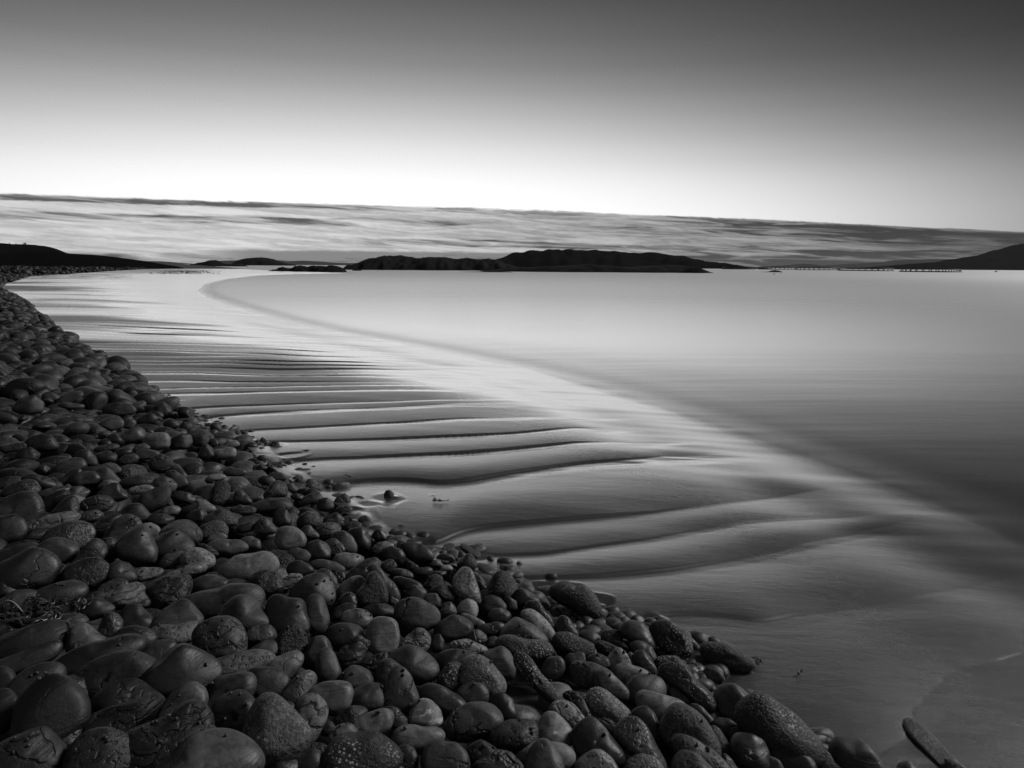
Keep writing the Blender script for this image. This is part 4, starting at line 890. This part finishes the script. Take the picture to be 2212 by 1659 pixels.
def facet(d, rng, k, view=1):
    """flatten a unit sphere softly by a few random planes; view=axis that looks at the beholder"""
    p = d.copy()
    for _ in range(k):
        n = rng.normal(size=3); n[view] = -abs(n[view])*1.3 - .2; n[2] = abs(n[2])*.7; n /= np.linalg.norm(n)
        hh = rng.uniform(.62, .9); s = p @ n - hh
        sm = .5*(s + np.sqrt(s*s + .010)); p = p - n*(sm*.92)[:, None]
    return p
def outline_radius(poly, rng, m=96):
    x, y = poly.T; xs, ys = np.roll(x, -1), np.roll(y, -1); cr = x*ys - xs*y; A = cr.sum()/2
    c = np.array([((x+xs)*cr).sum(), ((y+ys)*cr).sum()])/(6*A)
    dense = []
    for a, b in zip(poly, np.roll(poly, -1, 0)):
        for t in np.linspace(0, 1, 14, endpoint=False): dense.append(a + (b-a)*t)
    dv = np.array(dense) - c; dv[:, 1] *= -1
    an = np.arctan2(dv[:, 1], dv[:, 0]); r = np.hypot(dv[:, 0], dv[:, 1]); o = np.argsort(an); an, r = an[o], r[o]
    g = np.linspace(-np.pi, np.pi, m, endpoint=False)
    rr_ = np.interp(g, np.r_[an-2*np.pi, an, an+2*np.pi], np.r_[r, r, r])
    ker = np.exp(-.5*(np.arange(-6, 7)/2.0)**2); ker /= ker.sum()
    rr_ = np.convolve(np.r_[rr_[-6:], rr_, rr_[:6]], ker, 'valid')
    return c, g, rr_*1.02, abs(A)

def build_stone(poly, kind, seed, sub, sunk=False):
    rng = np.random.default_rng(seed)
    c, g, rho, A = outline_radius(poly, rng)
    hv = (poly[:, 1].max()-poly[:, 1].min())/2
    P, t = hit(*c, .0); on_sand = edge(P[:, :2])[0] < .12
    for _ in range(3):
        b = hv/F*t[0]; P, t = hit(*c, (.10 if sunk else .92 if on_sand else .8)*b)
    (vd,) = rays(*c); dist = t[0]
    Rv = np.cross(vd, [0, 0, 1.]); Rv /= np.linalg.norm(Rv); Uv = np.cross(Rv, vd)
    V0, Fc = ICO[sub]; d = facet(V0, rng, {'s': 4, 'c': 5, 'r': 7, 'l': 6}.get(kind, 5))
    th_ = np.arctan2(V0[:, 2], V0[:, 0]); cp = np.hypot(d[:, 0], d[:, 2])/np.maximum(np.abs(1), 1e-6)
    dep = d[:, 1]; e = rng.uniform(.74, .9)
    cp = np.clip(cp, 0, 1.05)**e
    rad = np.interp(th_, np.r_[g, np.pi], np.r_[rho, rho[0]])
    px = dist/F
    cdep = rng.uniform(.58, .78)*math.sqrt(A/math.pi)*px
    X = rad*cp*np.cos(th_)*px; Y = rad*cp*np.sin(th_)*px; Z = np.sign(dep)*np.abs(dep)**.92*cdep
    S = math.sqrt(A/math.pi)*px
    L = np.column_stack([X, Y, Z])
    amp = {'s': .022, 'r': .075, 'l': .05, 'c': .035, 'b': .035, 't': .028}.get(kind, .03)
    nz = sines(L/S, 2.4, seed, 9, 2)*amp + sines(L/S, 9, seed+9, 9, 2)*amp*{'r': .5, 'l': .35}.get(kind, .07)
    L = L*(1 + nz[:, None]*np.array([.5, .5, 1.0]))
    lean = min(2.0, abs(math.sqrt(1-vd[2]**2)/vd[2]))*(.95 if sunk else .10)       # lie back along the ground rather than stand up
    Wd = L[:, :1]*Rv + L[:, 1:2]*Uv + (L[:, 2:3] + L[:, 1:2]*lean)*vd
    return P[0], Wd, Fc, A, S

def crop_poly(line):
    head, pts = line.split('|')[:2]; cr, fl = head.split(); ox, oy, sc = CROP[cr]
    q_ = np.array([[float(z) for z in p_.split(',')] for p_ in pts.split()])
    return cr, fl, np.column_stack([ox*.54 + q_[:, 0]*sc, oy*.54 + q_[:, 1]*sc])
recs = []
for i, ln in enumerate(STONES):
    cr, fl, poly = crop_poly(ln); f = ln.split('|')
    A = outline_radius(poly, None)[3]
    recs.append(dict(i=i, fl=fl, poly=poly, A=A, lab=f[2] if len(f) > 2 else None, short=f[3] if len(f) > 3 else None, cx=float((poly[:, 0].min()+poly[:, 0].max())/2), cy=float((poly[:, 1].min()+poly[:, 1].max())/2)))
LIMIT = 298
order = sorted(recs, key=lambda r: (r['lab'] is None, -r['A']))
keep = {r['i'] for r in order[:LIMIT]}
marks = [r for r in recs if r['short']]

# a label for every stone that has none: its look, then the nearest landmark stones
def rel(r, m_):
    dx, dy = r['cx']-m_['cx'], r['cy']-m_['cy']
    return ('right of' if dx > 0 else 'left of') if abs(dx) > abs(dy) else ('below' if dy > 0 else 'above')
def shape_word(r):
    p_ = r['poly']; w = np.ptp(p_[:, 0]); h_ = np.ptp(p_[:, 1]); s_ = w/h_
    sz = 'small ' if r['A'] < 900 else ('large ' if r['A'] > 5200 else '')
    return sz, ('long' if s_ > 2.1 else 'oval' if s_ > 1.35 else 'upright' if s_ < .85 else 'rounded')
taken = {r['lab'] for r in recs if r['lab']}
for r in sorted((r for r in recs if r['i'] in keep and not r['lab']), key=lambda r: -r['A']):
    sz, sh = shape_word(r); head = f"{sz}{TW[r['fl'][0]]} {SW_[r['fl'][1]]} {sh} stone"
    nb = sorted(marks, key=lambda m_: math.hypot(r['cx']-m_['cx'], 1.3*(r['cy']-m_['cy'])))
    cands = [f"{head} just {rel(r, nb[0])} the {nb[0]['short']}"]
    cands += [f"{head} {rel(r, nb[0])} the {nb[0]['short']}, {rel(r, n_)} the {n_['short']}" for n_ in nb[1:5]]
    for cd in cands:
        if cd not in taken and len(cd.split()) <= 16: break
    else: cd = cands[0]
    taken.add(cd); r['lab'] = cd

stuffV, stuffF, stuffT, stuffM, nv = [], [], [], [], 0
def to_stuff(Wp, Fc, tone, k):
    global nv
    stuffV.append(Wp); stuffF.append(Fc+nv); stuffT.append(np.full(len(Wp), tone)); stuffM.append(np.full(len(Fc), KINDS.index(k))); nv += len(Wp)
DISC = []
SUNK = ("D db|1210,1370", "C db|300,260", "F dt|1040,690", "F db|1590,1080", "F mb|1730,1030", "F dt|1110,830", "F ms|1585,1180")
for r in recs:
    k = r['fl'][1]; sub = 5 if r['A'] > 3500 else (4 if r['A'] > 700 else 3)
    Pc, Wd, Fc, A, S = build_stone(r['poly'], k, 100 + r['i'], sub, any(STONES[r['i']].startswith(w_) for w_ in SUNK))
    tone = TONE[r['fl'][0]]*random.uniform(.8, 1.25)*(1-.75*sstep(edge(Pc[None, :2])[0], .5, 2.2)); DISC.append((Pc[0], Pc[1], S))  # tone falls up the bank: shade painted into the stone colour
    if r['i'] in keep:
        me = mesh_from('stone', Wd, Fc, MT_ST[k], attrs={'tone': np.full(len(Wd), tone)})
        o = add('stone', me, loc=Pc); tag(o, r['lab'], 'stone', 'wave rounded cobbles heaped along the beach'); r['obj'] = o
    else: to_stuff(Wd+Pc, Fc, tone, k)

# the rest of the bank: cobbles too many to count, filling every gap and running up into the distance
PROTO = []
for k in range(40):
    rng = np.random.default_rng(4000+k); V0, Fc = ICO[3]
    d = facet(V0, rng, 5, 1 if k % 2 else 0)
    d = d*np.array([rng.uniform(.95, 1.6), rng.uniform(.8, 1.1), rng.uniform(.55, .85)]); d *= (1 + .05*sines(d, 2.2, k, 9, 2) + .012*sines(d, 9, k+5, 9))[:, None]
    PROTO.append(d/np.cbrt(np.prod(np.ptp(d, axis=0)/2)))
_v, _f = icosphere(2); PROTO_LO = [(_v*np.array([1.2, .9, .65])*(1+.10*sines(_v, 2.2, k, 9))[:, None]) for k in range(16)]
cell = {}
def cells(x, y, r_):
    for a in range(int((x-r_)//.3), int((x+r_)//.3)+1):
        for b in range(int((y-r_)//.3), int((y+r_)//.3)+1): yield a, b
def put_disc(x, y, r_):
    for c_ in cells(x, y, r_): cell.setdefault(c_, []).append((x, y, r_))
def free(x, y, r_, f_):
    for c_ in cells(x, y, r_):
        for (a, b, s_) in cell.get(c_, ()):
            if (a-x)**2 + (b-y)**2 < (f_*(r_+s_))**2: return False
    return True
for (x, y, s_) in DISC: put_disc(x, y, s_*.95)
rf = np.random.default_rng(99)
def scatter(npts, ymin, ymax, rmed, rsig, f_, lo, zoff, umin=-120):
    u = rf.uniform(umin, 1950, npts); inv = rf.uniform(1/ymax, 1/ymin, npts) if ymax/ymin > 8 else None
    y = 1/inv if inv is not None else np.sqrt(rf.uniform(ymin**2, ymax**2, npts))
    d = rays(u, np.full(npts, 900.)); x = d[:, 0]/d[:, 1]*y
    Pq = np.column_stack([x, y]); e_ = edge(Pq); z_ = base_z(Pq)
    r_ = np.clip(rmed*np.exp(rsig*rf.normal(size=npts)), rmed*.45, rmed*2.1)
    n_ok = 0
    for j in np.argsort(-r_):
        if e_[j] < r_[j]*.6 or not free(x[j], y[j], r_[j], f_): continue
        put_disc(x[j], y[j], r_[j]); n_ok += 1
        ang = rf.uniform(0, 6.28); ca, sa = math.cos(ang), math.sin(ang); tl = rf.normal(0, .28, 2)
        M = np.array([[ca, -sa, 0], [sa, ca, 0], [0, 0, 1.]]) @ np.array(Matrix.Rotation(tl[0], 3, 'X') @ Matrix.Rotation(tl[1], 3, 'Y'))
        V_, F_ = (PROTO_LO[rf.integers(16)], _f) if lo else (PROTO[rf.integers(40)], ICO[3][1])
        to_stuff(V_ @ M.T * r_[j] + np.array([x[j], y[j], z_[j] + r_[j]*zoff]), F_, float(np.clip(rf.lognormal(math.log(.034), .55), .012, .15))*(1-.8*sstep(e_[j], .2, 1.7)), rf.choice(['s', 's', 't', 'c', 'b']))  # fill cobbles darken up the bank as well, shade put into their tone
    return n_ok
NCOUNT = [scatter(9000, 1.2, 6.0, .075, .25, .72, False, -.55), scatter(18000, 4.5, 13, .068, .36, .70, False, .4), scatter(24000, 9, 30, .070, .34, .70, True, .4), scatter(16000, 24, 75, .13, .3, .7, True, .4), scatter(9000, 60, 200, .3, .3, .7, True, .35)]
for _ in range(420):
    j = rf.integers(len(SE)-12); a_ = SE[3+j % 18]; b_ = SE[4+j % 18]; p_ = a_ + (b_-a_)*rf.random() + rf.normal(0, .07, 2); r_ = rf.uniform(.012, .04)
    to_stuff((PROTO[rf.integers(40)] @ np.array(Matrix.Rotation(rf.uniform(0, 6.28), 3, 'Z')).T)*r_ + np.array([p_[0], p_[1], base_z(p_[None])[0] + r_*.1]), ICO[3][1], float(rf.uniform(.02, .07)), 's')
_u, _v = rf.uniform(300, 480, 1100), rf.uniform(584.5, 592, 1100); _P, _t = hit(_u, _v)
for (x, y, z), gu in zip(_P, _u):
    if rf.random() < math.exp(-((gu-395)/55)**2): to_stuff(PROTO_LO[rf.integers(16)]*rf.uniform(.04, .10)*(y/110) + np.array([x, y, z]), _f, .05, 's')
print('fill stones', NCOUNT, 'traced', len(recs), 'verts', nv)
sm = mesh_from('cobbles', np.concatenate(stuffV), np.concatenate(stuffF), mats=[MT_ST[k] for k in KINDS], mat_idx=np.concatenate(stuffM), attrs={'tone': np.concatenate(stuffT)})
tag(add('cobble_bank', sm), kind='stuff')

# ------------------------------------------------------------------ small life and litter
dg = bpy.context.evaluated_depsgraph_get()
def cast(u, v):
    (d,) = rays(u, v); ok, loc, nrm, _, ob, _ = bpy.context.scene.ray_cast(dg, Vector(CAMP), Vector(d))
    return (loc, nrm, ob) if ok and (loc-Vector(CAMP)).length < 40 else None
mt_snail, T, out = mat_new('winkle_shell')
tc = T.new('ShaderNodeTexCoord').outputs['Object']
principled(T, out, T.mix(T.noise(tc, 300, 3), .025, .07), .35, T.noise(tc, 700, 2), .3, .001)
def snail_mesh(seed):
    r = random.Random(seed); n, k = 44, 10; V = []
    for i in range(n):
        t = i/(n-1); a = t*2*math.pi*2.6; g = math.exp(1.9*(t-1)); R_ = .0075*g; tube_r = .0068*g; z = .0155*(1-g)
        for j in range(k):
            b = 2*math.pi*j/k; rr_ = R_ + tube_r*math.cos(b); V.append((rr_*math.cos(a), rr_*math.sin(a), z*.9 + tube_r*1.05*math.sin(b)))
    V = np.array(V)*np.array([1, r.uniform(.85, 1), r.uniform(.9, 1.15)])
    return mesh_from('winkle', V, grid_faces(n, k, True), mt_snail)
SN = [snail_mesh(i) for i in range(5)]
WINKLES = {
 'A': '483,75 517,80 545,82 1375,430 1928,382 1030,595 270,868 320,845 392,848 335,895 1548,1038 1480,1108 1465,1215 1525,1237 1320,1278 1353,1268 1235,1320 1720,1270 1780,770 1838,933 1992,1022 2073,1028 2127,1107 1945,1238 130,1412 238,1415 243,1465 118,1527 928,1422 910,1395 1950,1384 1388,1436 660,1506 560,1508 1030,75 630,257 1934,258',
 'B': '590,42 533,70 645,32 660,150 660,205 858,68 790,158 808,150 370,258 275,445 420,508 950,306 990,345 1328,198 740,463 833,840 758,850 1005,848 1275,815 1272,858 1088,966 1868,575 1800,655 2025,750 1668,768 1885,938 1045,1185 1065,1182 730,1300 1287,1318 1330,1110 1415,1085 1945,1260 358,880 2030,138 1968,1465 2052,1492',
 'C': '70,430 55,524 115,527 175,530 905,660 740,684 968,660 1035,690 525,765 578,753 626,760 645,778 180,825 328,915 848,855 1117,820 1190,848 1125,1036 475,1122 68,1250 170,1320 170,1352 800,1375 1490,1434 1597,1458 1700,1508 1690,1488 1640,1250 1092,1325',
 'E': '437,132 110,178 1232,165 1475,490 1206,530 1235,532 830,757 1145,815 1305,882 1436,946 1535,946 1232,950 250,495 1523,1080 895,188 1235,1262 1205,1305 1435,1388 1500,400 1403,780',
 'F': '162,1276 878,1140 773,1042 690,1033 75,1014 255,1300 30,1356'}
rw = random.Random(12)
for cr, s_ in WINKLES.items():
    ox, oy, sc = CROP[cr]
    for w_ in s_.split():
        x, y = map(float, w_.split(',')); h_ = cast(ox*.54 + x*sc, oy*.54 + y*sc)
        if not h_ or not h_[2].name.startswith('stone'): continue
        o = add('winkle', SN[rw.randrange(5)]); k = rw.uniform(.36, .52)
        o.matrix_world = Matrix.Translation(h_[0] + h_[1]*.0015) @ h_[1].to_track_quat('Z', 'Y').to_matrix().to_4x4() @ Matrix.Rotation(rw.uniform(0, 6.28), 4, 'Z') @ Matrix.Diagonal((k, k, k, 1))
        tag(o, 'tiny dark winkle clinging to a wet cobble', 'winkle', 'winkles on the cobbles')
mt_weed = plain('dark_wet_seaweed', .025, .3); mt_straw = plain('dry_straw', .4, .6)
def ribbon(V, Fs, p, ang, ln, wd, r, zj=.004):
    n = 9; k0 = len(V); x, y, z = p; turn = r.gauss(0, .25)
    for i in range(n):
        w = wd*math.sin(math.pi*min(.95, .12 + i/n))
        V.append((x - w*math.sin(ang), y + w*math.cos(ang), z + .004*r.random())); V.append((x + w*math.sin(ang), y - w*math.cos(ang), z + .008*r.random()))
        ang += turn + r.gauss(0, .3); x += ln/n*math.cos(ang); y += ln/n*math.sin(ang); z = p[2] + r.random()*zj
    Fs += [(k0+2*i, k0+2*i+1, k0+2*i+3, k0+2*i+2) for i in range(n-1)]
def weed(name, u, v, count, rad, ln, wd, seed, label, cat='seaweed', lift=.004, mat=None):
    h_ = cast(u, v)
    if not h_: return
    r = random.Random(seed); V, Fs = [], []
    for i in range(count): ribbon(V, Fs, (r.gauss(0, rad), r.gauss(0, rad*.7), lift + r.random()*lift*2), r.uniform(0, 6.28), ln*r.uniform(.5, 1.2), wd*r.uniform(.6, 1.3), r, min(.02, ln*.12))
    me = bpy.data.meshes.new(name); me.from_pydata(V, [], Fs); me.materials.append(mat or mt_weed); [setattr(p_, 'use_smooth', True) for p_ in me.polygons]
    so = add(name, me, loc=h_[0]); md = so.modifiers.new('thickness', 'SOLIDIFY'); md.thickness = .0015
    tag(so, label, cat)
weed('seaweed', 62, 1349, 60, .07, .12, .006, 1, 'tangle of dark glinting seaweed between stones at the left edge', lift=.012)
weed('seaweed_scrap', 943, 1084, 9, .012, .05, .005, 2, 'small black scrap of seaweed lying alone on the open sand')
weed('seaweed_scrap', 1639.5, 1432, 10, .012, .04, .0035, 3, 'tiny starry scrap of weed beside the pointed sand oval')
weed('seaweed_scrap', 1731.5, 1455, 3, .004, .016, .003, 4, 'upper of two black specks of weed on the bare sand mound')
weed('seaweed_scrap', 1724, 1461, 3, .004, .02, .003, 5, 'lower of two black specks of weed on the bare sand mound')
weed('seaweed_scrap', 755, 1032.5, 4, .008, .05, .004, 6, 'thin twig of weed on a sand mound above the bright gully')
a_, b_ = cast(2, 1312), cast(57, 1339)
if a_ and b_:
    pth = [a_[0].lerp(b_[0], t) + Vector((0, 0, .012 + .03*math.sin(math.pi*t))) for t in np.linspace(0, 1, 9)]
    so = add('straw', tube_mesh('straw', [tuple(p_-pth[0]) for p_ in pth], [.0022]*4 + [.002]*3 + [.0015, .001], mt_straw, 6), loc=pth[0]); tag(so, 'pale straw stalk lying across stones at the left edge', 'straw')
